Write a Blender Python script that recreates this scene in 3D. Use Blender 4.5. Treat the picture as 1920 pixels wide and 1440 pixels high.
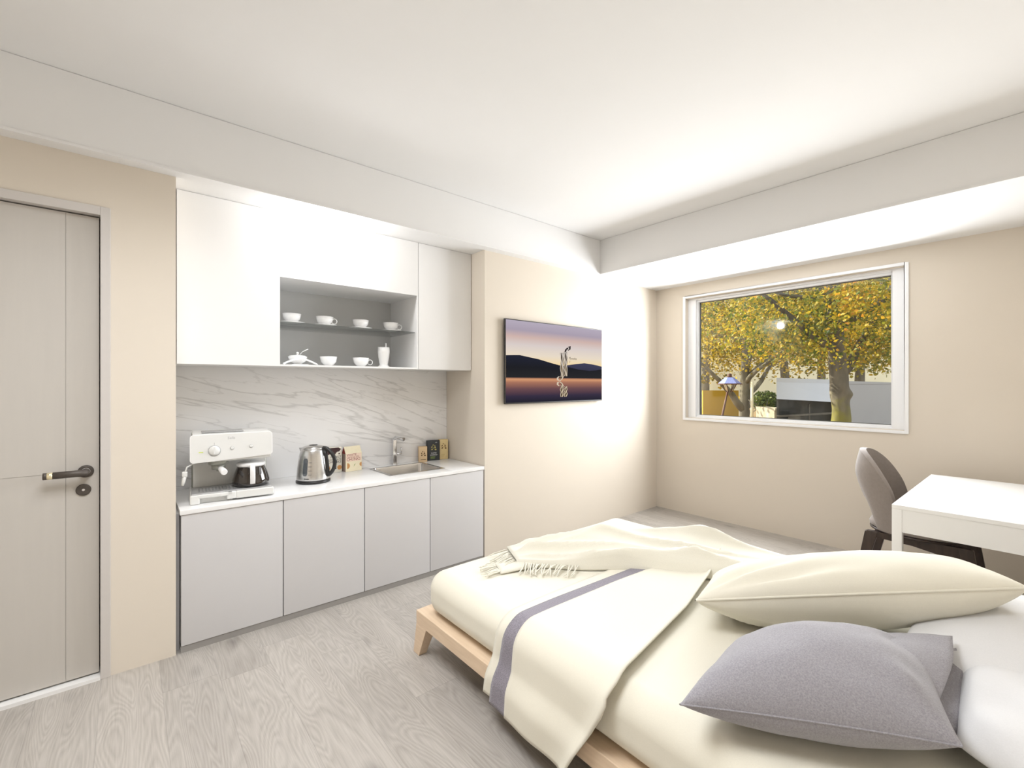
import bpy, bmesh, math, random
import numpy as np
from mathutils import Vector, Matrix, noise

for _o in list(bpy.data.objects):
    bpy.data.objects.remove(_o)
scene = bpy.context.scene
col = scene.collection
rnd = random.Random(7)
PI = math.pi

# ------------------------------------------------------------------ camera
cam_d = bpy.data.cameras.new('camera')
cam = bpy.data.objects.new('camera', cam_d)
col.objects.link(cam)
cam_d.sensor_width = 36.0
cam_d.lens = 16.0
cam_d.clip_start = 0.02
cam.location = (0, 0, 1.4)
cam.rotation_euler = (PI / 2, 0, math.radians(49.8 - 90))
scene.camera = cam

# ------------------------------------------------------------------ exposure, world, lights
vs = scene.view_settings
scene.display_settings.display_device = 'sRGB'
vs.view_transform = 'Standard'
vs.look = 'None'
vs.gamma = 1.0
vs.use_curve_mapping = False
vs.exposure = 0.0

world = bpy.data.worlds.new('world')
scene.world = world
world.use_nodes = True
wn = world.node_tree.nodes
bgn = wn['Background']
bgn.inputs['Color'].default_value = (0.86, 0.92, 1.0, 1)
bgn.inputs['Strength'].default_value = 1.9


def area_light(name, loc, rot, sx, sy, watts, color=(1, 1, 1)):
    d = bpy.data.lights.new(name, 'AREA')
    d.shape = 'RECTANGLE'
    d.size = sx
    d.size_y = sy
    d.energy = watts
    d.color = color
    o = bpy.data.objects.new(name, d)
    col.objects.link(o)
    o.location = loc
    o.rotation_euler = rot
    return o


# daylight entering through the window opening
area_light('window_daylight', (4.50, 1.647, 1.68), (PI / 2, 0, PI / 2), 1.80, 1.26, 88, (0.93, 0.965, 1.0))
# added fill light under the ceiling, no lamp of the room, above the view
area_light('ceiling_fill_light', (0.15, 1.35, 2.79), (0, 0, 0), 1.0, 1.0, 41, (0.95, 0.97, 1.0)).data.spread = math.radians(145)
# small downlight under the kitchen soffit, just in front of the wall cabinets
dl = bpy.data.lights.new('soffit_downlight', 'POINT')
dl.energy = 13.0
dl.shadow_soft_size = 0.05
dlo = bpy.data.objects.new('soffit_downlight', dl)
col.objects.link(dlo)
dlo.location = (0.98, 2.985, 2.40)
sun_d = bpy.data.lights.new('sun', 'SUN')
sun_d.energy = 12.5
sun_d.angle = math.radians(1.0)
sun_d.color = (1.0, 0.93, 0.78)
sun = bpy.data.objects.new('sun', sun_d)
col.objects.link(sun)
sun.rotation_euler = Vector((0.14, -0.80, -0.58)).to_track_quat('-Z', 'Y').to_euler()


# ------------------------------------------------------------------ materials
def nn(nt, t, **kw):
    n = nt.nodes.new(t)
    for k, v in kw.items():
        setattr(n, k, v)
    return n


def mat(name, color, rough=0.5, metal=0.0, vary=0.04, scale=30.0, bump=0.0, bscale=200.0, spec=0.5, coat=0.0,
        stretch=None, transmission=0.0, sheen=0.0, c2=None):
    m = bpy.data.materials.new(name)
    m.use_nodes = True
    nt = m.node_tree
    b = nt.nodes['Principled BSDF']
    b.inputs['Roughness'].default_value = rough
    b.inputs['Metallic'].default_value = metal
    b.inputs['Specular IOR Level'].default_value = spec
    b.inputs['Coat Weight'].default_value = coat
    b.inputs['Coat Roughness'].default_value = 0.08
    b.inputs['Transmission Weight'].default_value = transmission
    b.inputs['Sheen Weight'].default_value = sheen
    tc = nn(nt, 'ShaderNodeTexCoord')
    src = tc.outputs['Object']
    if stretch:
        mp = nn(nt, 'ShaderNodeMapping')
        mp.inputs['Scale'].default_value = stretch
        nt.links.new(src, mp.inputs['Vector'])
        src = mp.outputs['Vector']
    no = nn(nt, 'ShaderNodeTexNoise')
    no.inputs['Scale'].default_value = scale
    no.inputs['Detail'].default_value = 4
    nt.links.new(src, no.inputs['Vector'])
    rp = nn(nt, 'ShaderNodeValToRGB')
    a = c2 if c2 else tuple(min(1, c * (1 - vary)) for c in color)
    e = color if c2 else tuple(min(1, c * (1 + vary)) for c in color)
    rp.color_ramp.elements[0].position = 0.3
    rp.color_ramp.elements[1].position = 0.7
    rp.color_ramp.elements[0].color = (*a, 1)
    rp.color_ramp.elements[1].color = (*e, 1)
    nt.links.new(no.outputs['Fac'], rp.inputs['Fac'])
    nt.links.new(rp.outputs['Color'], b.inputs['Base Color'])
    if bump > 0:
        n2 = nn(nt, 'ShaderNodeTexNoise')
        n2.inputs['Scale'].default_value = bscale
        n2.inputs['Detail'].default_value = 3
        nt.links.new(src, n2.inputs['Vector'])
        bp = nn(nt, 'ShaderNodeBump')
        bp.inputs['Strength'].default_value = bump
        bp.inputs['Distance'].default_value = 0.002
        nt.links.new(n2.outputs['Fac'], bp.inputs['Height'])
        nt.links.new(bp.outputs['Normal'], b.inputs['Normal'])
    return m


def srgb(r, g, b):
    f = lambda c: (c / 255 / 12.92) if c / 255 <= 0.04045 else ((c / 255 + 0.055) / 1.055) ** 2.4
    return (f(r), f(g), f(b))


def mat_emit_ramp(name, stops, axis='Z', lo=0.0, hi=1.0, xmix=None):
    """a lit screen area: colour follows the height on the screen (object space)"""
    m = bpy.data.materials.new(name)
    m.use_nodes = True
    nt = m.node_tree
    b = nt.nodes['Principled BSDF']
    b.inputs['Base Color'].default_value = (0.002, 0.002, 0.0025, 1)
    b.inputs['Roughness'].default_value = 0.2
    b.inputs['Specular IOR Level'].default_value = 0.0
    tc = nn(nt, 'ShaderNodeTexCoord')
    sp = nn(nt, 'ShaderNodeSeparateXYZ')
    nt.links.new(tc.outputs['Object'], sp.inputs[0])
    mr = nn(nt, 'ShaderNodeMapRange')
    mr.inputs['From Min'].default_value = lo
    mr.inputs['From Max'].default_value = hi
    nt.links.new(sp.outputs[axis], mr.inputs['Value'])
    rp = nn(nt, 'ShaderNodeValToRGB')
    els = rp.color_ramp.elements
    els[0].position, els[0].color = stops[0][0], (*stops[0][1], 1)
    els[1].position, els[1].color = stops[-1][0], (*stops[-1][1], 1)
    for p, c in stops[1:-1]:
        e = els.new(p)
        e.color = (*c, 1)
    nt.links.new(mr.outputs['Result'], rp.inputs['Fac'])
    nt.links.new(rp.outputs['Color'], b.inputs['Emission Color'])
    b.inputs['Emission Strength'].default_value = 0.92
    return m


def mat_floor():
    m = bpy.data.materials.new('grey_oak_planks')
    m.use_nodes = True
    nt = m.node_tree
    L = nt.links.new
    b = nt.nodes['Principled BSDF']
    b.inputs['Roughness'].default_value = 0.42
    b.inputs['Specular IOR Level'].default_value = 0.35
    tc = nn(nt, 'ShaderNodeTexCoord')
    sp = nn(nt, 'ShaderNodeSeparateXYZ')
    L(tc.outputs['Object'], sp.inputs[0])

    def mth(op, a, bb=None, c=None):
        n = nn(nt, 'ShaderNodeMath', operation=op)
        for i, v in enumerate((a, bb, c)):
            if v is None:
                continue
            if isinstance(v, (int, float)):
                n.inputs[i].default_value = v
            else:
                L(v, n.inputs[i])
        return n.outputs[0]

    W = 0.2155
    xs = mth('DIVIDE', mth('ADD', sp.outputs['X'], 0.0945 + W * 20), W)
    pid = mth('FLOOR', xs)
    fx = mth('FRACT', xs)
    wn1 = nn(nt, 'ShaderNodeTexWhiteNoise', noise_dimensions='1D')
    L(pid, wn1.inputs['W'])
    ys = mth('DIVIDE', mth('ADD', sp.outputs['Y'], mth('MULTIPLY', wn1.outputs['Value'], 1.6)), 1.55)
    yid = mth('FLOOR', ys)
    fy = mth('FRACT', ys)
    cid = mth('ADD', mth('MULTIPLY', pid, 17.3), mth('MULTIPLY', yid, 5.71))
    wn2 = nn(nt, 'ShaderNodeTexWhiteNoise', noise_dimensions='1D')
    L(cid, wn2.inputs['W'])
    # grain, shifted per plank
    cb = nn(nt, 'ShaderNodeCombineXYZ')
    L(mth('ADD', sp.outputs['X'], mth('MULTIPLY', wn2.outputs['Value'], 13.0)), cb.inputs['X'])
    L(mth('ADD', sp.outputs['Y'], mth('MULTIPLY', wn2.outputs['Value'], 31.0)), cb.inputs['Y'])
    mp = nn(nt, 'ShaderNodeMapping')
    mp.inputs['Scale'].default_value = (3.6, 0.55, 1.0)
    L(cb.outputs[0], mp.inputs['Vector'])
    n1 = nn(nt, 'ShaderNodeTexNoise')
    n1.inputs['Scale'].default_value = 2.0
    n1.inputs['Detail'].default_value = 1.5
    n1.inputs['Distortion'].default_value = 0.4
    L(mp.outputs[0], n1.inputs['Vector'])
    # cathedral rings out of the low noise
    ring = mth('FRACT', mth('MULTIPLY', n1.outputs['Fac'], 26.0))
    tri = mth('ABSOLUTE', mth('SUBTRACT', ring, 0.5))
    mp2 = nn(nt, 'ShaderNodeMapping')
    mp2.inputs['Scale'].default_value = (160.0, 7.0, 1.0)
    L(cb.outputs[0], mp2.inputs['Vector'])
    n2 = nn(nt, 'ShaderNodeTexNoise')
    n2.inputs['Scale'].default_value = 1.0
    n2.inputs['Detail'].default_value = 5
    L(mp2.outputs[0], n2.inputs['Vector'])
    # knots
    mp3 = nn(nt, 'ShaderNodeMapping')
    mp3.inputs['Scale'].default_value = (4.2, 1.9, 1.0)
    L(cb.outputs[0], mp3.inputs['Vector'])
    vo = nn(nt, 'ShaderNodeTexVoronoi')
    vo.inputs['Scale'].default_value = 1.0
    L(mp3.outputs[0], vo.inputs['Vector'])
    kn = nn(nt, 'ShaderNodeMapRange')
    kn.inputs['From Min'].default_value = 0.02
    kn.inputs['From Max'].default_value = 0.16
    kn.inputs['To Min'].default_value = 0.70
    kn.inputs['To Max'].default_value = 1.0
    L(vo.outputs['Distance'], kn.inputs['Value'])
    fac = mth('ADD', mth('MULTIPLY', tri, 0.42), mth('ADD', mth('MULTIPLY', n2.outputs['Fac'], 0.55), mth('MULTIPLY', n1.outputs['Fac'], 0.35)))
    rp = nn(nt, 'ShaderNodeValToRGB')
    rp.color_ramp.elements[0].position = 0.28
    rp.color_ramp.elements[1].position = 0.82
    rp.color_ramp.elements[0].color = (0.345, 0.315, 0.282, 1)
    rp.color_ramp.elements[1].color = (0.535, 0.500, 0.460, 1)
    L(fac, rp.inputs['Fac'])
    tone = mth('ADD', mth('MULTIPLY', wn2.outputs['Value'], 0.20), 0.88)
    # joints
    ex = mth('MINIMUM', fx, mth('SUBTRACT', 1.0, fx))
    ey = mth('MINIMUM', fy, mth('SUBTRACT', 1.0, fy))
    jx = mth('GREATER_THAN', ex, 0.006)
    jy = mth('GREATER_THAN', ey, 0.0010)
    jj = mth('ADD', mth('MULTIPLY', mth('MULTIPLY', jx, jy), 0.16), 0.84)
    k = mth('MULTIPLY', mth('MULTIPLY', tone, jj), kn.outputs['Result'])
    vm = nn(nt, 'ShaderNodeVectorMath', operation='SCALE')
    L(rp.outputs['Color'], vm.inputs[0])
    L(k, vm.inputs['Scale'])
    L(vm.outputs[0], b.inputs['Base Color'])
    bp = nn(nt, 'ShaderNodeBump')
    bp.inputs['Strength'].default_value = 0.10
    bp.inputs['Distance'].default_value = 0.002
    L(n2.outputs['Fac'], bp.inputs['Height'])
    L(bp.outputs['Normal'], b.inputs['Normal'])
    return m


def mat_marble():
    m = bpy.data.materials.new('white_veined_marble')
    m.use_nodes = True
    nt = m.node_tree
    L = nt.links.new
    b = nt.nodes['Principled BSDF']
    b.inputs['Roughness'].default_value = 0.25
    tc = nn(nt, 'ShaderNodeTexCoord')
    mp = nn(nt, 'ShaderNodeMapping')
    mp.vector_type = 'TEXTURE'
    mp.inputs['Rotation'].default_value = (0, math.radians(14), 0)
    mp.inputs['Scale'].default_value = (2.3, 1.0, 0.30)
    L(tc.outputs['Object'], mp.inputs['Vector'])

    def vein(scale, seed, width, dark):
        mp2 = nn(nt, 'ShaderNodeMapping')
        mp2.inputs['Location'].default_value = (seed, seed * 0.7, seed * 1.3)
        L(mp.outputs[0], mp2.inputs['Vector'])
        n = nn(nt, 'ShaderNodeTexNoise')
        n.inputs['Scale'].default_value = scale
        n.inputs['Detail'].default_value = 6
        n.inputs['Roughness'].default_value = 0.52
        n.inputs['Distortion'].default_value = 0.5
        L(mp2.outputs[0], n.inputs['Vector'])
        s = nn(nt, 'ShaderNodeMath', operation='SUBTRACT')
        s.inputs[1].default_value = 0.5
        L(n.outputs['Fac'], s.inputs[0])
        a = nn(nt, 'ShaderNodeMath', operation='ABSOLUTE')
        L(s.outputs[0], a.inputs[0])
        r = nn(nt, 'ShaderNodeMapRange', interpolation_type='SMOOTHSTEP')
        r.inputs['From Min'].default_value = 0.0
        r.inputs['From Max'].default_value = width
        r.inputs['To Min'].default_value = dark
        r.inputs['To Max'].default_value = 1.0
        L(a.outputs[0], r.inputs['Value'])
        return r.outputs[0]

    v1 = vein(1.0, 3.1, 0.013, 0.73)
    v2 = vein(1.9, 8.4, 0.012, 0.84)
    v3 = vein(0.8, 5.0, 0.10, 0.96)
    p = nn(nt, 'ShaderNodeMath', operation='MULTIPLY')
    L(v1, p.inputs[0]); L(v2, p.inputs[1])
    q = nn(nt, 'ShaderNodeMath', operation='MULTIPLY')
    L(p.outputs[0], q.inputs[0]); L(v3, q.inputs[1])
    rp = nn(nt, 'ShaderNodeValToRGB')
    rp.color_ramp.elements[0].position = 0.4
    rp.color_ramp.elements[0].color = (0.46, 0.45, 0.44, 1)
    rp.color_ramp.elements[1].position = 1.0
    rp.color_ramp.elements[1].color = (0.87, 0.86, 0.855, 1)
    L(q.outputs[0], rp.inputs['Fac'])
    L(rp.outputs['Color'], b.inputs['Base Color'])
    return m


def mat_glass(name, tint=(1, 1, 1), gloss=0.06, rough=0.0):
    m = bpy.data.materials.new(name)
    m.use_nodes = True
    nt = m.node_tree
    nt.nodes.remove(nt.nodes['Principled BSDF'])
    out = nt.nodes['Material Output']
    t = nn(nt, 'ShaderNodeBsdfTransparent')
    t.inputs['Color'].default_value = (*tint, 1)
    g = nn(nt, 'ShaderNodeBsdfGlossy')
    g.inputs['Roughness'].default_value = rough
    f = nn(nt, 'ShaderNodeFresnel')
    f.inputs['IOR'].default_value = 1.45
    mu = nn(nt, 'ShaderNodeMath', operation='MULTIPLY')
    mu.inputs[1].default_value = gloss / 0.06
    nt.links.new(f.outputs[0], mu.inputs[0])
    mx = nn(nt, 'ShaderNodeMixShader')
    nt.links.new(mu.outputs[0], mx.inputs[0])
    nt.links.new(t.outputs[0], mx.inputs[1])
    nt.links.new(g.outputs[0], mx.inputs[2])
    nt.links.new(mx.outputs[0], out.inputs['Surface'])
    return m


def mat_leaf(name, stops):
    m = bpy.data.materials.new(name)
    m.use_nodes = True
    nt = m.node_tree
    b = nt.nodes['Principled BSDF']
    out = nt.nodes['Material Output']
    b.inputs['Roughness'].default_value = 0.55
    ge = nn(nt, 'ShaderNodeNewGeometry')
    tc = nn(nt, 'ShaderNodeTexCoord')
    no = nn(nt, 'ShaderNodeTexNoise')
    no.inputs['Scale'].default_value = 1.1
    no.inputs['Detail'].default_value = 2
    nt.links.new(tc.outputs['Object'], no.inputs['Vector'])
    ad = nn(nt, 'ShaderNodeMath', operation='MULTIPLY_ADD')
    ad.inputs[1].default_value = 0.62
    nt.links.new(ge.outputs['Random Per Island'], ad.inputs[0])
    s = nn(nt, 'ShaderNodeMath', operation='MULTIPLY_ADD')
    s.inputs[1].default_value = 1.3
    s.inputs[2].default_value = -0.46
    nt.links.new(no.outputs['Fac'], s.inputs[0])
    nt.links.new(s.outputs[0], ad.inputs[2])
    rp = nn(nt, 'ShaderNodeValToRGB')
    els = rp.color_ramp.elements
    els[0].position, els[0].color = stops[0][0], (*stops[0][1], 1)
    els[1].position, els[1].color = stops[-1][0], (*stops[-1][1], 1)
    for p, c in stops[1:-1]:
        els.new(p).color = (*c, 1)
    nt.links.new(ad.outputs[0], rp.inputs['Fac'])
    nt.links.new(rp.outputs['Color'], b.inputs['Base Color'])
    tr = nn(nt, 'ShaderNodeBsdfTranslucent')
    nt.links.new(rp.outputs['Color'], tr.inputs['Color'])
    mx = nn(nt, 'ShaderNodeMixShader')
    mx.inputs[0].default_value = 0.45
    nt.links.new(b.outputs[0], mx.inputs[1])
    nt.links.new(tr.outputs[0], mx.inputs[2])
    nt.links.new(mx.outputs[0], out.inputs['Surface'])
    return m


def mat_trunk():
    """mottled bark with a mossy foot"""
    m = mat('mossy_maple_bark', (0.17, 0.145, 0.10), 0.9, c2=(0.045, 0.038, 0.03), scale=7, stretch=(1, 1, 0.4), bump=1.0, bscale=30)
    nt = m.node_tree
    L = nt.links.new
    b = nt.nodes['Principled BSDF']
    ramp = b.inputs['Base Color'].links[0].from_socket
    tc = nn(nt, 'ShaderNodeTexCoord')
    sp = nn(nt, 'ShaderNodeSeparateXYZ')
    L(tc.outputs['Object'], sp.inputs[0])
    no = nn(nt, 'ShaderNodeTexNoise')
    no.inputs['Scale'].default_value = 6
    no.inputs['Detail'].default_value = 4
    L(tc.outputs['Object'], no.inputs['Vector'])
    ma = nn(nt, 'ShaderNodeMath', operation='MULTIPLY_ADD')
    ma.inputs[1].default_value = 0.9
    L(no.outputs['Fac'], ma.inputs[0])
    L(sp.outputs['Z'], ma.inputs[2])
    mr = nn(nt, 'ShaderNodeMapRange', interpolation_type='SMOOTHSTEP')
    mr.inputs['From Min'].default_value = 1.15
    mr.inputs['From Max'].default_value = 1.75
    mr.inputs['To Min'].default_value = 1.0
    mr.inputs['To Max'].default_value = 0.0
    L(ma.outputs[0], mr.inputs['Value'])
    mx = nn(nt, 'ShaderNodeMix', data_type='RGBA')
    L(mr.outputs[0], mx.inputs['Factor'])
    L(ramp, mx.inputs['A'])
    mx.inputs['B'].default_value = (0.17, 0.155, 0.02, 1)
    L(mx.outputs['Result'], b.inputs['Base Color'])
    return m


def mat_fabric(name, color, scale=420.0, bump=0.35, vary=0.12, sheen=0.2):
    """woven cloth: two crossed fine waves plus noise"""
    m = mat(name, color, rough=0.9, vary=vary, scale=scale, bump=bump, bscale=scale * 1.3, spec=0.15, sheen=sheen)
    return m


M = {}
M['wall'] = mat('beige_wall_paint', (0.725, 0.657, 0.566), 0.85, vary=0.008, scale=3, bump=0.03, bscale=300, spec=0.2)
M['ceil'] = mat('white_ceiling_paint', (0.84, 0.835, 0.83), 0.9, vary=0.006, scale=3, bump=0.02, bscale=300, spec=0.15)
M['floor'] = mat_floor()
M['marble'] = mat_marble()
M['door'] = mat('warm_grey_door_laminate', (0.545, 0.515, 0.475), 0.55, vary=0.012, scale=6, stretch=(8, 8, 0.5))
M['casing'] = mat('grey_door_casing', (0.60, 0.565, 0.535), 0.5, vary=0.01)
M['white'] = mat('white_lacquer', (0.87, 0.865, 0.86), 0.32, vary=0.006, scale=4)
M['white_matt'] = mat('white_matt_board', (0.85, 0.845, 0.835), 0.6, vary=0.006, scale=4)
M['frame_white'] = mat('white_window_profile', (0.90, 0.905, 0.92), 0.35, vary=0.005, scale=5)
M['greyfront'] = mat('light_grey_cabinet_front', (0.625, 0.615, 0.62), 0.38, vary=0.008, scale=3)
M['carcass'] = mat('grey_cabinet_carcass', (0.50, 0.49, 0.49), 0.6, vary=0.01)
M['plinth'] = mat('grey_plinth', (0.30, 0.285, 0.27), 0.5, vary=0.03, scale=20)
M['niche'] = mat('pale_grey_board', (0.62, 0.625, 0.62), 0.5, vary=0.01, scale=4)
M['worktop'] = mat('white_quartz_worktop', (0.88, 0.875, 0.87), 0.22, vary=0.012, scale=90)
M['china'] = mat('white_glazed_china', (0.90, 0.895, 0.885), 0.12, vary=0.004, coat=0.4)
M['steel'] = mat('brushed_steel', (0.62, 0.61, 0.60), 0.24, 1.0, vary=0.05, scale=8, stretch=(1, 1, 60), bump=0.02, bscale=40)
M['chrome'] = mat('polished_chrome', (0.70, 0.70, 0.71), 0.10, 1.0, vary=0.01)
M['black_plastic'] = mat('black_plastic', (0.018, 0.017, 0.017), 0.35, vary=0.1)
M['bronze'] = mat('dark_bronze_metal', (0.085, 0.072, 0.062), 0.5, 0.3, vary=0.1, scale=60)
M['brass'] = mat('pale_brass', (0.85, 0.76, 0.52), 0.25, 0.6, vary=0.03)
M['wood'] = mat('pale_beech_wood', (0.80, 0.63, 0.46), 0.5, c2=(0.72, 0.55, 0.39), scale=6, stretch=(14, 1.2, 14), bump=0.05, bscale=40)
M['linen'] = mat_fabric('cream_linen', (0.80, 0.765, 0.655), 260, 0.10, 0.015, 0.1)
M['throw'] = mat_fabric('cream_wool_throw', (0.78, 0.75, 0.65), 300, 0.18, 0.03, 0.2)
M['greyfab'] = mat_fabric('grey_woven_fabric', (0.345, 0.335, 0.365), 260, 0.7, 0.16, 0.25)
M['greyband'] = mat_fabric('grey_violet_woven_band', (0.27, 0.25, 0.29), 330, 0.6, 0.35, 0.2)
M['whitefab'] = mat_fabric('white_cotton', (0.76, 0.76, 0.77), 300, 0.12, 0.02, 0.1)
M['taupe'] = mat('taupe_upholstery', (0.265, 0.228, 0.205), 0.75, vary=0.05, scale=60, bump=0.15, bscale=500, spec=0.25, sheen=0.25)
M['walnut'] = mat('dark_walnut', (0.040, 0.024, 0.018), 0.4, vary=0.3, scale=5, stretch=(8, 8, 1))
M['ivory'] = mat('ivory_appliance_plastic', (0.74, 0.74, 0.72), 0.3, vary=0.006)
M['silver_green'] = mat('silver_green_plastic', (0.40, 0.41, 0.37), 0.35, 0.2, vary=0.02)
M['tray'] = mat('grey_drip_grate', (0.40, 0.40, 0.40), 0.35, 0.3, vary=0.03)
M['slot'] = mat('dark_slot', (0.24, 0.24, 0.24), 0.6, vary=0.05)
M['coffee_glass'] = mat('dark_coffee_filled_glass', (0.014, 0.009, 0.007), 0.04, vary=0.15, coat=1.0)
M['print_grey'] = mat('grey_print', (0.42, 0.42, 0.42), 0.5, vary=0.02)
M['green_led'] = mat('yellow_green_indicator', (0.62, 0.72, 0.12), 0.3, vary=0.05)
M['window_dark'] = mat('smoked_water_window', (0.10, 0.11, 0.12), 0.08, vary=0.05, coat=0.6)
M['gasket'] = mat('dark_grey_gasket', (0.11, 0.11, 0.11), 0.5, vary=0.05)
M['tvblack'] = mat('black_tv_bezel', (0.03, 0.028, 0.028), 0.3, vary=0.05)
M['glass'] = mat_glass('window_glass', (0.97, 0.98, 0.97), 0.05, 0.035)
M['shelf_glass'] = mat_glass('clear_shelf_glass', (0.965, 0.975, 0.972), 0.045)
M['box_cream'] = mat('cream_card', (0.80, 0.72, 0.52), 0.6, vary=0.03)
M['box_pink'] = mat('pink_cream_card', (0.80, 0.62, 0.50), 0.6, vary=0.03)
M['box_white'] = mat('off_white_card', (0.76, 0.72, 0.62), 0.6, vary=0.02)
M['box_side'] = mat('taupe_card', (0.33, 0.25, 0.21), 0.6, vary=0.04)
M['box_red'] = mat('dark_red_print', (0.24, 0.035, 0.03), 0.6, vary=0.05)
M['choc'] = mat('chocolate_print', (0.045, 0.016, 0.016), 0.6, vary=0.1)
M['cookie'] = mat('cookie_print', (0.55, 0.27, 0.09), 0.6, vary=0.25, scale=180)
M['box_black'] = mat('black_card', (0.035, 0.038, 0.042), 0.5, vary=0.08)
M['box_tan'] = mat('tan_kraft_card', (0.70, 0.55, 0.28), 0.6, vary=0.04)
M['box_peach'] = mat('peach_kraft_card', (0.72, 0.53, 0.32), 0.6, vary=0.04)
M['bean'] = mat('brown_bean_print', (0.13, 0.065, 0.02), 0.6, vary=0.2)
M['bean_gold'] = mat('gold_bean_print', (0.48, 0.42, 0.13), 0.6, vary=0.2)
M['print_white'] = mat('white_print', (0.8, 0.8, 0.78), 0.6, vary=0.02)
M['print_green'] = mat('green_print', (0.24, 0.34, 0.08), 0.6, vary=0.1)
M['gold_line'] = mat('gold_print', (0.50, 0.38, 0.16), 0.6, vary=0.05)
M['bark'] = mat('mottled_bark', (0.15, 0.13, 0.09), 0.9, c2=(0.05, 0.042, 0.032), scale=7, stretch=(1, 1, 0.4), bump=1.0, bscale=30)
M['bark_far'] = mat('pale_bark', (0.26, 0.23, 0.16), 0.9, c2=(0.10, 0.085, 0.06), scale=5, stretch=(1, 1, 0.3), bump=0.8, bscale=20)
M['trunk'] = mat_trunk()
M['leaf_near'] = mat_leaf('yellow_green_maple_leaf', [(0.0, (0.03, 0.065, 0.010)), (0.32, (0.14, 0.17, 0.015)), (0.58, (0.38, 0.31, 0.018)), (0.82, (0.60, 0.40, 0.02)), (1.0, (0.62, 0.27, 0.02))])
M['leaf_far'] = mat_leaf('golden_leaf', [(0.0, (0.07, 0.08, 0.010)), (0.35, (0.24, 0.19, 0.014)), (0.7, (0.50, 0.34, 0.02)), (1.0, (0.74, 0.54, 0.10))])
M['leaf_bush'] = mat_leaf('green_hedge_leaf', [(0.0, (0.03, 0.06, 0.008)), (0.6, (0.12, 0.17, 0.02)), (1.0, (0.34, 0.34, 0.04))])
M['kiosk_panel'] = mat('pale_grey_kiosk_panel', (0.50, 0.515, 0.55), 0.5, vary=0.02, scale=2)
M['kiosk_wall'] = mat('grey_painted_metal', (0.33, 0.32, 0.315), 0.5, vary=0.03, scale=2)
M['kiosk_dark'] = mat('dark_kiosk_interior', (0.060, 0.055, 0.042), 0.8, vary=0.3, scale=5)
M['kiosk_mid'] = mat('dull_brown_counter', (0.11, 0.095, 0.07), 0.8, vary=0.25, scale=5)
M['yellow_panel'] = mat('ochre_panel', (0.50, 0.31, 0.028), 0.6, vary=0.04, scale=3)
M['lamp_glass'] = mat('blue_grey_lamp_glass', (0.22, 0.26, 0.52), 0.2, vary=0.1)
M['rust'] = mat('rusty_iron', (0.11, 0.045, 0.028), 0.7, vary=0.3, scale=20)
M['ground'] = mat('leaf_strewn_ground', (0.30, 0.19, 0.07), 0.95, c2=(0.13, 0.10, 0.06), scale=4)
M['concrete'] = mat('weathered_concrete', (0.40, 0.35, 0.25), 0.9, vary=0.2, scale=4)
M['facade'] = mat('sunlit_cream_render', (0.80, 0.72, 0.50), 0.9, vary=0.05, scale=0.6)
M['facade_win'] = mat('dark_window_glass', (0.10, 0.10, 0.11), 0.2, vary=0.1)
M['yellow'] = mat('bright_yellow_cloth', (0.85, 0.56, 0.02), 0.8, vary=0.05)
M['blue'] = mat('pale_blue_cloth', (0.22, 0.36, 0.55), 0.8, vary=0.1)
M['skin'] = mat('skin', (0.50, 0.30, 0.20), 0.6, vary=0.05)
M['hair'] = mat('dark_hair', (0.05, 0.03, 0.02), 0.7, vary=0.1)

# ------------------------------------------------------------------ mesh builder
I4 = Matrix.Identity(4)


def wloc(o):
    v = Vector((0, 0, 0))
    while o is not None:
        v += o.location
        o = o.parent
    return v


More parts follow.
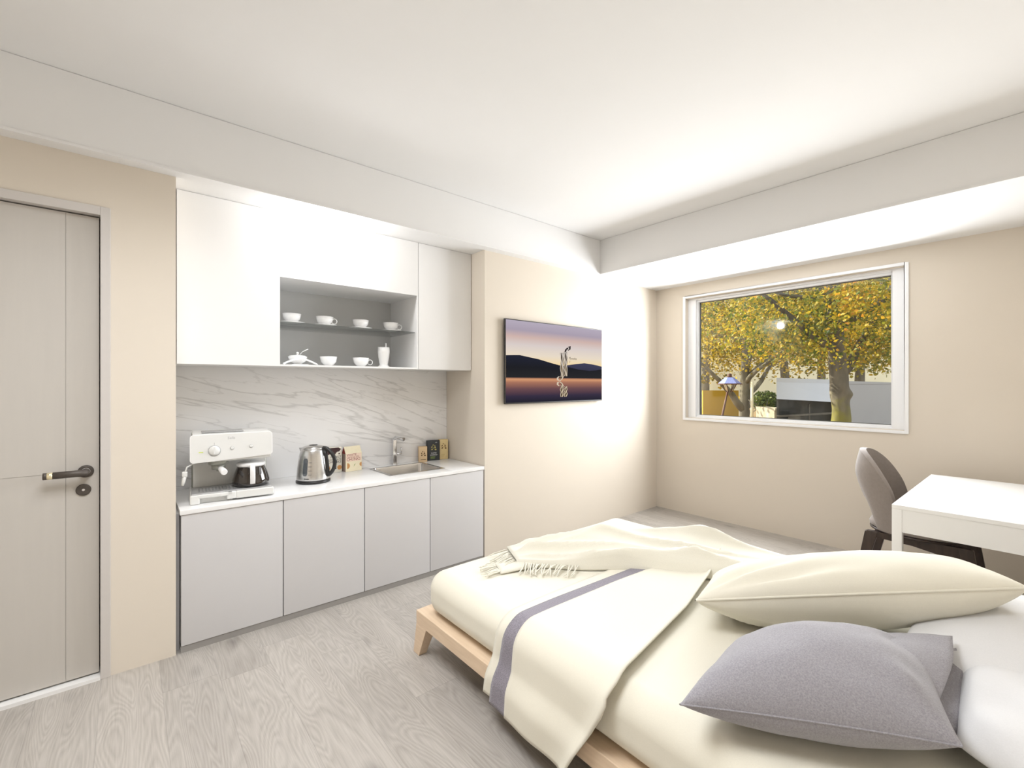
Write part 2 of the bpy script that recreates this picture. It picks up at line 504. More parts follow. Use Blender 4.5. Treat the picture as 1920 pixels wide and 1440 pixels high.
class MB:
    def __init__(self):
        self.v, self.f, self.mi, self.sm = [], [], [], []
        self.M = I4
        self.cur = 0

    def at(self, m):
        self.M = m
        return self

    def add(self, verts, faces, smooth=False, mi=None):
        b = len(self.v)
        for p in verts:
            self.v.append(self.M @ Vector(p))
        k = self.cur if mi is None else mi
        for f in faces:
            self.f.append([b + i for i in f])
            self.mi.append(k)
            self.sm.append(smooth)
        return self

    def box(self, x0, x1, y0, y1, z0, z1, mi=None):
        v = [(x0, y0, z0), (x1, y0, z0), (x1, y1, z0), (x0, y1, z0), (x0, y0, z1), (x1, y0, z1), (x1, y1, z1), (x0, y1, z1)]
        f = [(0, 3, 2, 1), (4, 5, 6, 7), (0, 1, 5, 4), (1, 2, 6, 5), (2, 3, 7, 6), (3, 0, 4, 7)]
        return self.add(v, f, False, mi)

    def rbox(self, x0, x1, y0, y1, z0, z1, r=0.003, seg=2, mi=None, n=1, smooth=True):
        """box with rounded edges"""
        lo, hi = Vector((x0, y0, z0)), Vector((x1, y1, z1))
        r = min(r, *[(hi[i] - lo[i]) * 0.499 for i in range(3)])
        ax = []
        for i in range(3):
            a = [lo[i] + r * (1 - math.cos(PI / 2 * k / seg)) if False else lo[i] + r * k / seg for k in range(seg)]
            m = [lo[i] + r + (hi[i] - lo[i] - 2 * r) * k / n for k in range(n + 1)]
            c = [hi[i] - r + r * (k + 1) / seg for k in range(seg)]
            ax.append(a + m + c)
        vid, verts, faces = {}, [], []

        def pt(p):
            key = (round(p[0], 7), round(p[1], 7), round(p[2], 7))
            if key in vid:
                return vid[key]
            q = Vector(p)
            inn = Vector([min(max(q[i], lo[i] + r), hi[i] - r) for i in range(3)])
            d = q - inn
            # cube to sphere mapping keeps segments even
            if d.length > 1e-9:
                s = Vector([math.tan(abs(c) / r * PI / 4) * (1 if c > 0 else -1) if abs(c) > 1e-9 else 0 for c in d])
                d = s.normalized() * r
            vid[key] = len(verts)
            verts.append(inn + d)
            return vid[key]

        for i in range(3):
            j, k = (i + 1) % 3, (i + 2) % 3
            for side, val in ((0, lo[i]), (1, hi[i])):
                for a in range(len(ax[j]) - 1):
                    for b in range(len(ax[k]) - 1):
                        q = []
                        for (aa, bb) in ((a, b), (a + 1, b), (a + 1, b + 1), (a, b + 1)):
                            p = [0, 0, 0]
                            p[i], p[j], p[k] = val, ax[j][aa], ax[k][bb]
                            q.append(pt(p))
                        if side == 0:
                            q.reverse()
                        faces.append(q)
        return self.add(verts, faces, smooth, mi)

    def lathe(self, prof, n=28, c=(0, 0, 0), mi=None, cap0=True, cap1=True, sx=1.0, sy=1.0, smooth=True):
        verts, faces = [], []
        for (r, z) in prof:
            for k in range(n):
                a = 2 * PI * k / n
                verts.append((c[0] + r * sx * math.cos(a), c[1] + r * sy * math.sin(a), c[2] + z))
        for i in range(len(prof) - 1):
            for k in range(n):
                k2 = (k + 1) % n
                faces.append((i * n + k, i * n + k2, (i + 1) * n + k2, (i + 1) * n + k))
        self.add(verts, faces, smooth, mi)
        if cap0:
            self.add(verts[:n], [tuple(reversed(range(n)))], False, mi)
        if cap1:
            self.add(verts[-n:], [tuple(range(n))], False, mi)
        return self

    def tube(self, pts, rad, n=10, mi=None, smooth=True, cap=True, flat=1.0):
        pts = [Vector(p) for p in pts]
        if not hasattr(rad, '__len__'):
            rad = [rad] * len(pts)
        verts, faces = [], []
        up = None
        for i, p in enumerate(pts):
            d = (pts[min(i + 1, len(pts) - 1)] - pts[max(i - 1, 0)]).normalized()
            if up is None:
                up = Vector((0, 0, 1)) if abs(d.z) < 0.9 else Vector((0, 1, 0))
            s = d.cross(up)
            if s.length < 1e-6:
                s = d.cross(Vector((1, 0, 0)))
            s.normalize()
            up = s.cross(d).normalized()
            for k in range(n):
                a = 2 * PI * k / n
                verts.append(p + s * (rad[i] * math.cos(a)) + up * (rad[i] * flat * math.sin(a)))
        for i in range(len(pts) - 1):
            for k in range(n):
                k2 = (k + 1) % n
                faces.append((i * n + k, i * n + k2, (i + 1) * n + k2, (i + 1) * n + k))
        self.add(verts, faces, smooth, mi)
        if cap:
            self.add(verts[:n], [tuple(reversed(range(n)))], False, mi)
            self.add(verts[-n:], [tuple(range(n))], False, mi)
        return self

    def prism(self, poly, z0, z1, mi=None):
        n = len(poly)
        v = [(p[0], p[1], z0) for p in poly] + [(p[0], p[1], z1) for p in poly]
        f = [tuple(reversed(range(n))), tuple(range(n, 2 * n))]
        for i in range(n):
            j = (i + 1) % n
            f.append((i, j, n + j, n + i))
        return self.add(v, f, False, mi)

    def hexa(self, bottom, top, mi=None):
        """a tapered bar between two quads"""
        v = list(bottom) + list(top)
        f = [(3, 2, 1, 0), (4, 5, 6, 7), (0, 1, 5, 4), (1, 2, 6, 5), (2, 3, 7, 6), (3, 0, 4, 7)]
        return self.add(v, f, False, mi)

    def grid(self, P, mi=None, smooth=True, closed_u=False):
        """P[i][j] grid of points"""
        nu, nv = len(P), len(P[0])
        v = [p for row in P for p in row]
        f = []
        for i in range(nu - (0 if closed_u else 1)):
            for j in range(nv - 1):
                i2 = (i + 1) % nu
                f.append((i * nv + j, i2 * nv + j, i2 * nv + j + 1, i * nv + j + 1))
        return self.add(v, f, smooth, mi)

    def shell(self, P, N, t, mi=None):
        """sheet P thickened by t along -N, closed round the edge"""
        nu, nv = len(P), len(P[0])
        Q = [[Vector(P[i][j]) - Vector(N[i][j]) * t for j in range(nv)] for i in range(nu)]
        v = [p for r in P for p in r] + [p for r in Q for p in r]
        o = nu * nv
        f = []
        for i in range(nu - 1):
            for j in range(nv - 1):
                a, b, c, d = i * nv + j, (i + 1) * nv + j, (i + 1) * nv + j + 1, i * nv + j + 1
                f.append((a, b, c, d))
                f.append((o + d, o + c, o + b, o + a))
        for i in range(nu - 1):
            a, b = i * nv, (i + 1) * nv
            f.append((b, a, o + a, o + b))
            a, b = i * nv + nv - 1, (i + 1) * nv + nv - 1
            f.append((a, b, o + b, o + a))
        for j in range(nv - 1):
            f.append((j, j + 1, o + j + 1, o + j))
            a = (nu - 1) * nv + j
            f.append((a + 1, a, o + a, o + a + 1))
        return self.add(v, f, True, mi)

    def text(self, s, size, m, mi=None, ext=0.0, align='LEFT', sx=1.0):
        cu = bpy.data.curves.new('t', 'FONT')
        cu.body = s
        cu.size = size
        cu.align_x = align
        cu.extrude = ext
        cu.resolution_u = 2
        o = bpy.data.objects.new('t', cu)
        col.objects.link(o)
        dg = bpy.context.evaluated_depsgraph_get()
        me = bpy.data.meshes.new_from_object(o.evaluated_get(dg))
        vv = [m @ Vector((v.co.x * sx, v.co.y, v.co.z)) for v in me.vertices]
        ff = [tuple(p.vertices) for p in me.polygons]
        bpy.data.objects.remove(o)
        bpy.data.curves.remove(cu)
        bpy.data.meshes.remove(me)
        return self.add(vv, ff, False, mi)

    def build(self, name, mats, parent=None, loc=None, recalc=True, bevel=0.0, sub=0):
        if not isinstance(mats, (list, tuple)):
            mats = [mats]
        base = wloc(parent) if parent is not None else Vector((0, 0, 0))
        off = Vector(loc) if loc is not None else Vector((0, 0, 0))
        if parent is not None and loc is None:
            org = base
        else:
            org = base if parent is not None else off
        me = bpy.data.meshes.new(name)
        me.from_pydata([tuple(p - org) for p in self.v], [], self.f)
        for m in mats:
            me.materials.append(m)
        me.polygons.foreach_set('material_index', self.mi)
        me.polygons.foreach_set('use_smooth', self.sm)
        if recalc:
            bm = bmesh.new()
            bm.from_mesh(me)
            bmesh.ops.remove_doubles(bm, verts=bm.verts, dist=1e-6)
            bmesh.ops.recalc_face_normals(bm, faces=bm.faces)
            bm.to_mesh(me)
            bm.free()
        me.update()
        o = bpy.data.objects.new(name, me)
        col.objects.link(o)
        if parent is not None:
            o.parent = parent
        else:
            o.location = off
        if bevel > 0:
            md = o.modifiers.new('bevel', 'BEVEL')
            md.width = bevel
            md.segments = 2
            md.limit_method = 'ANGLE'
        if sub:
            md = o.modifiers.new('sub', 'SUBSURF')
            md.levels = sub
            md.render_levels = sub
        return o


def tag(o, label=None, cat=None, group=None, kind=None):
    if label:
        o['label'] = label
    if cat:
        o['category'] = cat
    if group:
        o['group'] = group
    if kind:
        o['kind'] = kind
    return o


def thing(name, loc, label, cat, group=None):
    o = bpy.data.objects.new(name, None)
    o.empty_display_size = 0.05
    col.objects.link(o)
    o.location = loc
    return tag(o, label, cat, group)


def structure(o, label, cat):
    return tag(o, label, cat, None, 'structure')


def T(x, y, z):
    return Matrix.Translation((x, y, z))


def RZ(a):
    return Matrix.Rotation(a, 4, 'Z')


# face matrices: text in the local x-y plane, standing upright and looking towards -Y or turned by angle a about Z
def upright(x, y, z, a=0.0):
    return T(x, y, z) @ RZ(a) @ Matrix.Rotation(PI / 2, 4, 'X')


def lerp(a, b, t):
    return a + (b - a) * t


def smooth01(t):
    t = min(1, max(0, t))
    return t * t * (3 - 2 * t)


def pw(xs, ys, x):
    return float(np.interp(x, xs, ys))


def cr(pts, t):
    """Catmull-Rom through pts, t in 0..1"""
    n = len(pts) - 1
    s = min(max(t, 0), 1) * n
    i = min(int(s), n - 1)
    u = s - i
    p1, p2 = Vector(pts[i]), Vector(pts[i + 1])
    p0 = Vector(pts[i - 1]) if i > 0 else p1 * 2 - p2
    p3 = Vector(pts[i + 2]) if i + 2 <= n else p2 * 2 - p1
    return 0.5 * ((2 * p1) + (p2 - p0) * u + (2 * p0 - 5 * p1 + 4 * p2 - p3) * u * u + (3 * p1 - p0 - 3 * p2 + p3) * u ** 3)


# ================================================================== the room
YW, XW = 2.912, 4.63           # kitchen wall face, window wall face
NX0, NX1, NYB = 0.191, 2.176, 3.56   # kitchen recess
ZB, ZC = 2.468, 2.80           # beam underside, ceiling
DX0, DX1, DZ = -0.94, -0.061, 2.24   # door opening incl. casing

structure(MB().box(-1.6, 4.9, -0.5, 3.75, -0.12, 0.0).build('floor', M['floor']), 'pale grey oak plank floor of the room', 'floor')
structure(MB().box(-1.6, 4.9, -0.5, 3.75, ZC, ZC + 0.15).build('ceiling', M['ceil']), 'smooth white painted ceiling', 'ceiling')
m = MB()
m.box(-1.6, DX0, YW, 3.75, 0, ZC)
m.box(DX0, DX1, YW, 3.75, DZ, ZC)
m.box(DX0, DX1, YW + 0.16, 3.75, 0, DZ)
m.box(DX1, NX0, YW, 3.75, 0, ZC)
m.box(NX0, NX1, NYB, 3.75, 0, ZC)
m.box(NX1, XW, YW, 3.75, 0, ZC)
structure(m.build('wall_left', M['wall']), 'beige painted wall with the door and kitchen recess', 'wall')
WY0, WY1, WZ0, WZ1 = 0.733, 2.558, 1.036, 2.322   # window hole
m = MB()
m.box(XW, 4.9, -0.5, WY0, 0, ZC)
m.box(XW, 4.9, WY1, 3.75, 0, ZC)
m.box(XW, 4.9, WY0, WY1, 0, WZ0)
m.box(XW, 4.9, WY0, WY1, WZ1, ZC)
structure(m.build('wall_right', M['wall']), 'beige painted wall around the window', 'wall')
structure(MB().box(-1.6, XW, -0.5, -0.35, 0, ZC).build('wall_back', M['wall']), 'beige painted wall behind the bed head', 'wall')
structure(MB().box(-1.75, -1.6, -0.5, 3.75, 0, ZC).build('wall_front', M['wall']), 'beige painted wall behind the viewer', 'wall')

m = MB()
BY = 2.837
m.box(-1.6, XW, BY, YW, ZB, ZC - 0.0025)
m.box(-1.6, XW, BY + 0.004, YW, ZC - 0.0025, ZC)  # top set back on purpose, so a thin shade line marks the ceiling joint
m.box(-1.6, 3.52, BY - 0.006, BY, ZB, ZB + 0.013)
m.box(NX0, NX1, YW, NYB, ZB + 0.004, ZC)
structure(m.build('trim_1', M['ceil']), 'white ceiling beam running above door, kitchen and television', 'beam')
m = MB()
m.box(3.52, XW, -0.35, BY, ZB, ZC - 0.0025)
m.box(3.524, XW, -0.35, BY, ZC - 0.0025, ZC)  # same added set-back, shaped to give a shade line under the ceiling
m.box(3.514, 3.52, -0.35, BY, ZB, ZB + 0.013)
structure(m.build('trim_2', M['ceil']), 'deep white ceiling beam in front of the window wall', 'beam')

# ------------------------------------------------------------------ door
door = structure(thing('door_1', (-0.5, YW, 0), 'warm grey flush door in a grey casing', 'door'), 'warm grey flush door in a grey casing', 'door')
m = MB()
m.box(-0.098, DX1, YW - 0.010, YW + 0.10, 0, DZ)
m.box(DX0, DX0 + 0.037, YW - 0.010, YW + 0.10, 0, DZ)
m.box(DX0 + 0.037, -0.098, YW - 0.010, YW + 0.10, 2.200, DZ)
m.build('door_casing', M['casing'], door, bevel=0.0015)
m = MB()
PX0, PX1, PZ0, PZ1, PY = DX0 + 0.040, -0.1035, 0.024, 2.194, YW + 0.028
m.box(PX0, PX1, PY + 0.003, PY + 0.045, PZ0, PZ1)
m.box(-0.2170, PX1, PY, PY + 0.006, PZ0, PZ1)
m.box(PX0, -0.2190, PY, PY + 0.006, PZ0, 0.9873)
m.box(PX0, -0.2190, PY, PY + 0.006, 0.9887, PZ1)
m.build('door_leaf', M['door'], door)
MB().box(DX0 + 0.037, -0.098, YW - 0.012, YW + 0.10, 0, 0.016).build('threshold', M['white_matt'], door)
hy = PY
m = MB()
Rr = Matrix.Rotation(PI / 2, 4, 'X')
hx, hz = -0.150, 0.988
m.at(T(hx, hy, hz) @ Rr).lathe([(0.029, 0), (0.029, 0.006), (0.026, 0.009), (0.019, 0.009)], 32)
m.at(T(hx, hy, hz) @ Rr).lathe([(0.019, 0.008), (0.014, 0.010)], 24, mi=1)
m.at(I4)
m.tube([(hx, hy, hz), (hx, hy - 0.035, hz), (hx - 0.004, hy - 0.048, hz), (hx - 0.016, hy - 0.054, hz), (-0.256, hy - 0.054, hz)], 0.0155, 16)
m.tube([(-0.256, hy - 0.054, hz), (-0.274, hy - 0.054, hz)], 0.0158, 16, mi=2)
m.tube([(-0.274, hy - 0.054, hz), (-0.287, hy - 0.054, hz)], 0.0155, 16)
m.build('door_handle', [M['bronze'], M['casing'], M['brass']], door)
m = MB().at(T(-0.158, hy, 0.902) @ Rr)
m.lathe([(0.027, 0), (0.027, 0.005), (0.024, 0.007)], 32)
m.lathe([(0.006, 0.0068), (0.005, 0.0085)], 16, mi=1)
m.build('lock_rosette', [M['bronze'], M['casing']], door)

# ------------------------------------------------------------------ window
win = structure(thing('window_1', (XW, 1.65, WZ0), 'wide white framed fixed window onto autumn trees', 'window'), 'wide white framed fixed window onto autumn trees', 'window')


def ring(mb, x0, x1, y0, y1, z0, z1, wl, wr, wb, wt, mi=None):
    """rectangular frame in a plane of constant x; wl on the +y side, wr on the -y side"""
    mb.box(x0, x1, y0, y0 + wr, z0, z1, mi)
    mb.box(x0, x1, y1 - wl, y1, z0, z1, mi)
    mb.box(x0, x1, y0 + wr, y1 - wl, z0, z0 + wb, mi)
    mb.box(x0, x1, y0 + wr, y1 - wl, z1 - wt, z1, mi)


m = MB()
ring(m, XW - 0.012, XW + 0.07, 0.709, 2.585, 1.012, 2.347, 0.026, 0.026, 0.022, 0.022)
m.build('window_casing', M['frame_white'], win, bevel=0.002)
m = MB()
ring(m, XW + 0.055, XW + 0.16, WY0 + 0.0, WY1 - 0.0, WZ0, WZ1, 0.085, 0.088, 0.012, 0.018)
m.build('window_frame', M['frame_white'], win, bevel=0.002)
m = MB()
ring(m, XW + 0.085, XW + 0.15, WY0 + 0.088, WY1 - 0.085, WZ0 + 0.012, WZ1 - 0.018, 0.012, 0.010, 0.018, 0.020)
m.build('sash', M['frame_white'], win, bevel=0.001)
m = MB()
GY0, GY1, GZ0, GZ1 = WY0 + 0.098, WY1 - 0.097, WZ0 + 0.030, WZ1 - 0.038
ring(m, XW + 0.12, XW + 0.148, GY0, GY1, GZ0, GZ1, 0.004, 0.004, 0.004, 0.005)
m.build('gasket', M['gasket'], win)
MB().box(XW + 0.130, XW + 0.136, GY0 + 0.004, GY1 - 0.004, GZ0 + 0.004, GZ1 - 0.005).build('window_pane', M['glass'], win)

# ================================================================== kitchen
CZ0, CZ1 = 0.719, 0.744         # worktop
o = MB().rbox(NX0 + 0.002, NX1 - 0.002, 3.474, NYB - 0.001, CZ1, 1.512, 0.001, 1).build('backsplash', M['marble'])
tag(o, 'white grey-veined marble backsplash panel behind the worktop', 'backsplash')
SX0, SX1, SY0, SY1 = 1.428, 1.886, 3.032, 3.400
m = MB()
CX0, CX1, CF = 0.207, 2.168, 2.905
hx0, hx1, hy0, hy1 = SX0 + 0.012, SX1 - 0.012, SY0 + 0.012, SY1 - 0.012
m.rbox(CX0, hx0, CF, NYB - 0.002, CZ0, CZ1, 0.002, 2)
m.rbox(hx1, CX1, CF, NYB - 0.002, CZ0, CZ1, 0.002, 2)
m.rbox(hx0 - 0.003, hx1 + 0.003, CF, hy0, CZ0, CZ1, 0.002, 2)
m.rbox(hx0 - 0.003, hx1 + 0.003, hy1, NYB - 0.002, CZ0, CZ1, 0.002, 2)
tag(m.build('worktop', M['worktop']), 'white worktop over the grey base cabinets', 'worktop')
tag(MB().box(0.211, 2.164, 2.916, 2.934, 0.0, 0.034).build('plinth', M['plinth']), 'grey kickboard strip along the floor under the base cabinets', 'plinth')
edges = [0.211, 0.701, 1.192, 1.683, 2.166]
cab_lab = ['light grey base cabinet under the espresso machine, nearest the door',
           'light grey base cabinet under the steel kettle',
           'light grey base cabinet under the left half of the sink',
           'light grey base cabinet at the far end, under the coffee boxes']
for i in range(4):
    x0, x1 = edges[i] + 0.002, edges[i + 1] - 0.002
    cb = thing('base_cabinet', ((x0 + x1) / 2, 2.93, 0.035), cab_lab[i], 'cabinet', 'grey kitchen base cabinets')
    top = CZ0 - 0.002
    tl = 0.55 if i == 3 else top
    tr = 0.55 if i == 2 else top
    m = MB()
    m.box(x0, x0 + 0.016, 2.934, 3.55, 0.036, tl)
    m.box(x1 - 0.016, x1, 2.934, 3.55, 0.036, tr)
    m.box(x0 + 0.016, x1 - 0.016, 2.934, 3.55, 0.036, 0.052)
    m.box(x0 + 0.016, x1 - 0.016, 3.54, 3.55, 0.052, top)
    m.build('carcass', M['carcass'], cb)
    MB().rbox(x0, x1 - 0.001, 2.912, 2.931, 0.036, 0.7165, 0.0015, 2).build('cabinet_door', M['greyfront'], cb)

tag(MB().box(NX0 + 0.001, 0.2095, 2.965, 3.50, 0.0, CZ0 - 0.001).build('gap_strip', M['carcass']), 'narrow grey strip added to lighten the dark gap beside the base cabinets', 'gap strip')  # added part: turns the black shade of the end gap grey

# wall cabinet with the open display niche
UF, UB, UZ0, UZ1 = 3.093, 3.555, 1.512, 2.470
AX0, AX1 = 0.207, 1.6825
OX0, OX1, OZ0, OZ1 = 0.725, 1.673, 1.5235, 2.068
wc = thing('wall_cabinet', ((AX0 + AX1) / 2, UF, UZ0), 'wide white wall cabinet with an open niche of white crockery', 'cabinet')
m = MB()
m.box(AX0, OX0, UF, UF + 0.018, UZ0, UZ1)
m.box(OX0, AX1, UF, UF + 0.018, OZ1, UZ1)
m.build('front_panel', M['white'], wc)
m = MB()
m.box(AX0, OX0 - 0.0, UF + 0.018, UB, UZ0, UZ1)
m.box(OX0, AX1, UF + 0.018, UB, OZ1 + 0.012, UZ1)
m.box(OX1 + 0.0, AX1, UF, UB, UZ0, OZ1)
m.box(OX0, OX1, UF, UB, UZ0, OZ0)
m.build('carcass', M['white'], wc)
m = MB()
m.box(OX0, OX1, UB - 0.012, UB, OZ0, OZ1)
m.build('niche_back', M['niche'], wc)
m = MB()
m.box(OX0, OX1, UF + 0.018, UB - 0.012, OZ1, OZ1 + 0.012)
m.build('niche_top', M['white'], wc)
MB().rbox(OX0 + 0.001, OX1 - 0.006, UF + 0.022, UB - 0.014, 1.787, 1.795, 0.001, 1).build('glass_shelf', M['shelf_glass'], wc)
nc = thing('wall_cabinet', (1.93, UF, UZ0), 'narrow plain white wall cabinet beside the wide one, nearest the television', 'cabinet')
MB().rbox(1.6865, 2.171, UF, UF + 0.018, UZ0, UZ1, 0.0012, 1).build('cabinet_door', M['white'], nc)
MB().box(1.6865, 2.171, UF + 0.019, UB, UZ0 + 0.001, UZ1).build('carcass', M['white'], nc)


# ------------------------------------------------------------------ crockery
def cup(x, y, z, s, label, cat, handle=None, group='white cups and bowls in the display niche', extra=None, r=0.058, h=0.062, name='cup', kid=True):
    c = thing(name, (x, y, z), label, cat, group)
    m = MB().at(T(x, y, z))
    pr = [(0.024 * s, 0.0), (0.026 * s, 0.005), (0.036 * s, 0.012), (r * 0.86 * s, h * 0.45), (r * s, h), (r * 0.965 * s, h), (r * 0.82 * s, h * 0.47), (0.030 * s, 0.016), (0.002, 0.014)]
    m.lathe(pr, 28, cap0=True, cap1=True)
    m.build('bowl_body' if handle is None else 'cup_body', M['china'], c)
    if handle is not None:
        d = Vector((math.cos(handle), math.sin(handle), 0))
        base = Vector((x, y, z)) + d * (r * 0.80 * s)
        pts = []
        for k in range(15):
            a = 2 * PI * k / 14
            pts.append(base + d * (0.017 + 0.017 * -math.cos(a)) + Vector((0, 0, h * 0.52 + 0.018 * math.sin(a))))
        MB().tube(pts, 0.0032, 8, cap=False).build('handle', M['china'], c)
    return c


def saucer(x, y, z, label):
    m = MB().at(T(x, y, z))
    m.lathe([(0.040, 0.0), (0.045, 0.003), (0.080, 0.011), (0.081, 0.013), (0.045, 0.0065), (0.002, 0.005)], 32)
    o = m.build('saucer', M['china'], None, (x, y, z))
    tag(o, label, 'saucer', 'white saucers on the glass shelf')


HD = math.atan2(-0.645, 0.764) + 0.25
ys = 3.25
sh = [(0.833, None, 'small white bowl', 'bowl'), (1.045, HD, 'white handled cup', 'cup'), (1.300, None, 'small white bowl', 'bowl'), (1.535, HD, 'white handled cup', 'cup')]
wh = ['nearest the cabinet front panel at the shelf end', 'between the two shelf bowls', 'between the two shelf cups', 'at the far shelf end']
cup_lab = ['small white bowl on the glass shelf, closest to the tall front panel',
           'white ring-handled cup standing between the two shelf bowls',
           'small white bowl standing between the two shelf cups',
           'white ring-handled cup at the shelf end by the niche side wall']
sau_lab = ['white saucer under the shelf bowl closest to the tall front panel',
           'white saucer under the shelf cup between the two bowls',
           'white saucer under the shelf bowl between the two cups',
           'white saucer under the shelf cup by the niche side wall']
for i, (x, hnd, _a, cat) in enumerate(sh):
    saucer(x, ys, 1.7955, sau_lab[i])
    cup(x, ys, 1.8025, 1.0, cup_lab[i], cat, hnd, name=cat)
zl = OZ0 + 0.0005
cup(1.071, ys, zl, 1.0, 'plain white bowl on the niche floor between sugar bowl and cup', 'bowl', None, name='bowl', r=0.058, h=0.066)
cup(1.303, ys, zl, 1.0, 'white ring-handled cup on the niche floor beside the tall jug', 'cup', HD, name='cup', r=0.058, h=0.066)
# lidded sugar bowl on an arched stand
st = MB()
pts = [Vector((0.869 - 0.105 + 0.21 * k / 16, ys - 0.072, zl + 0.006 + 0.034 * math.sin(PI * k / 16))) for k in range(17)]
st.tube(pts, 0.006, 8)
st.rbox(0.869 - 0.05, 0.869 + 0.05, ys - 0.074, ys + 0.05, zl + 0.0, zl + 0.006, 0.002, 1)
o = st.build('bowl_stand', M['china'], None, (0.869, ys, zl))
tag(o, 'white stand with an arched rim holding the lidded sugar bowl', 'stand')
sb = cup(0.869, ys, zl + 0.0065, 1.0, 'white sugar bowl with lid and spoon on its arched stand', 'sugar bowl', None, None, name='sugar_bowl', r=0.060, h=0.052)
m = MB().at(T(0.869, ys, zl + 0.0065))
m.lathe([(0.057, 0.050), (0.050, 0.058), (0.020, 0.062), (0.006, 0.066), (0.008, 0.074), (0.009, 0.079), (0.004, 0.084)], 24)
m.build('lid', M['china'], sb)
m = MB()
m.tube([(0.878, ys - 0.01, zl + 0.070), (0.895, ys - 0.02, zl + 0.092), (0.925, ys - 0.04, zl + 0.110)], [0.002, 0.002, 0.0035], 8)
m.build('spoon_handle', M['china'], sb)
# tall footed jug with a stirring stick
jx = 1.478
jug = thing('tall_jug', (jx, ys, zl), 'tall white footed beaker with a stirring stick', 'beaker')
m = MB().at(T(jx, ys, zl))
m.lathe([(0.046, 0), (0.046, 0.004), (0.034, 0.016), (0.030, 0.022), (0.034, 0.040), (0.041, 0.080), (0.045, 0.115), (0.0445, 0.152), (0.0425, 0.152), (0.042, 0.115), (0.030, 0.030), (0.002, 0.028)], 28)
m.build('beaker_body', M['china'], jug)
MB().tube([(jx + 0.012, ys, zl + 0.03), (jx + 0.018, ys, zl + 0.185)], [0.005, 0.0065], 10).build('stirring_stick', M['china'], jug)

# ------------------------------------------------------------------ espresso machine
EO = Vector((0.256, 2.985, CZ1 + 0.0005))
ang = math.radians(-4.5)
EM = T(*EO) @ RZ(ang)
em = thing('espresso_machine', tuple(EO), 'white espresso machine with control dial on the worktop near the door', 'coffee machine')
W_ = 0.405
m = MB().at(EM)
m.rbox(0.0, 0.045, 0.0, 0.30, 0.0, 0.052, 0.008, 3)
m.rbox(0.03, 0.20, 0.0, 0.30, 0.030, 0.052, 0.006, 2)
m.rbox(0.170, 0.215, 0.0, 0.30, 0.010, 0.052, 0.006, 2)
m.rbox(0.030, 0.20, 0.03, 0.30, 0.0, 0.035, 0.004, 2)
m.rbox(0.212, W_, 0.0, 0.30, 0.008, 0.052, 0.008, 3)
m.build('base', M['ivory'], em)
m = MB().at(EM)
m.rbox(0.006, W_ - 0.006, 0.008, 0.21, 0.050, 0.0585, 0.006, 2)
for k in range(12):
    xx = 0.040 + 0.016 * k
    m.rbox(xx, xx + 0.007, 0.045, 0.15, 0.058, 0.0595, 0.0006, 1, mi=1)
m.build('drip_grate', [M['tray'], M['slot']], em)
m = MB().at(EM)
m.rbox(0.010, W_ - 0.010, 0.222, 0.33, 0.04, 0.372, 0.012, 3)
m.build('back_body', M['silver_green'], em)
m = MB().at(EM)
m.rbox(0.016, W_ - 0.016, 0.212, 0.228, 0.055, 0.23, 0.004, 2)
m.build('splash_panel', M['ivory'], em)
m = MB().at(EM)
# head, leaning back slightly
v, f = [], []
prof = [(0.030, 0.222), (0.026, 0.232), (0.047, 0.368), (0.056, 0.376), (0.30, 0.380), (0.30, 0.222)]
for xx in (0.012, W_ - 0.012):
    for (yy, zz) in prof:
        v.append((xx, yy, zz))
n = len(prof)
f = [tuple(reversed(range(n))), tuple(range(n, 2 * n))] + [(i, (i + 1) % n, n + (i + 1) % n, n + i) for i in range(n)]
m.add(v, f)
m.build('head', M['ivory'], em, bevel=0.004)
# front fascia: rounded panel on the leaning face
FA = EM @ T(0.0, 0.0205, 0.222) @ Matrix.Rotation(PI / 2 - math.atan2(0.021, 0.136), 4, 'X')


def rrect(x0, x1, y0, y1, r, n=6):
    p = []
    for (cx, cy, a0) in ((x1 - r, y0 + r, -PI / 2), (x1 - r, y1 - r, 0), (x0 + r, y1 - r, PI / 2), (x0 + r, y0 + r, PI)):
        for k in range(n + 1):
            a = a0 + PI / 2 * k / n
            p.append((cx + r * math.cos(a), cy + r * math.sin(a)))
    return p


m = MB().at(FA)
tilt = lambda P_: [(a, b + 0.020 * (a / W_) * (1 - b / 0.155)) for a, b in P_]      # lower edge rises to one side
m.prism(tilt(rrect(0.0, W_ - 0.004, 0.0, 0.155, 0.018)), -0.004, 0.006)
m.prism(tilt(rrect(0.004, W_ - 0.008, 0.004, 0.151, 0.015)), 0.006, 0.0072, mi=1)
fa = m.build('fascia', [M['white'], M['ivory']], em)
m = MB().at(FA @ T(0.112, 0.062, 0.007))
m.lathe([(0.030, 0), (0.030, 0.003), (0.0285, 0.004), (0.0275, 0.002)], 32, mi=1, cap1=False)
m.lathe([(0.0275, 0.0), (0.0275, 0.004), (0.020, 0.012), (0.003, 0.013)], 32)
m.box(-0.004, 0.004, -0.02, 0.02, 0.010, 0.016, mi=0)
m.box(-0.001, 0.001, 0.024, 0.045, 0.0, 0.0012, mi=1)
m.build('dial', [M['ivory'], M['print_grey']], fa)
for xx, yy in ((0.196, 0.070), (0.290, 0.074)):
    m = MB().at(FA @ T(xx, yy, 0.007))
    m.lathe([(0.0085, 0), (0.0085, 0.004), (0.006, 0.006)], 20)
    m.lathe([(0.0105, 0), (0.0105, 0.001), (0.0085, 0.001)], 20, mi=1, cap1=False)
    m.build('button', [M['ivory'], M['print_grey']], fa)
MB().at(FA).box(0.040, 0.060, 0.055, 0.060, 0.007, 0.0082).build('indicator_light', M['green_led'], fa)
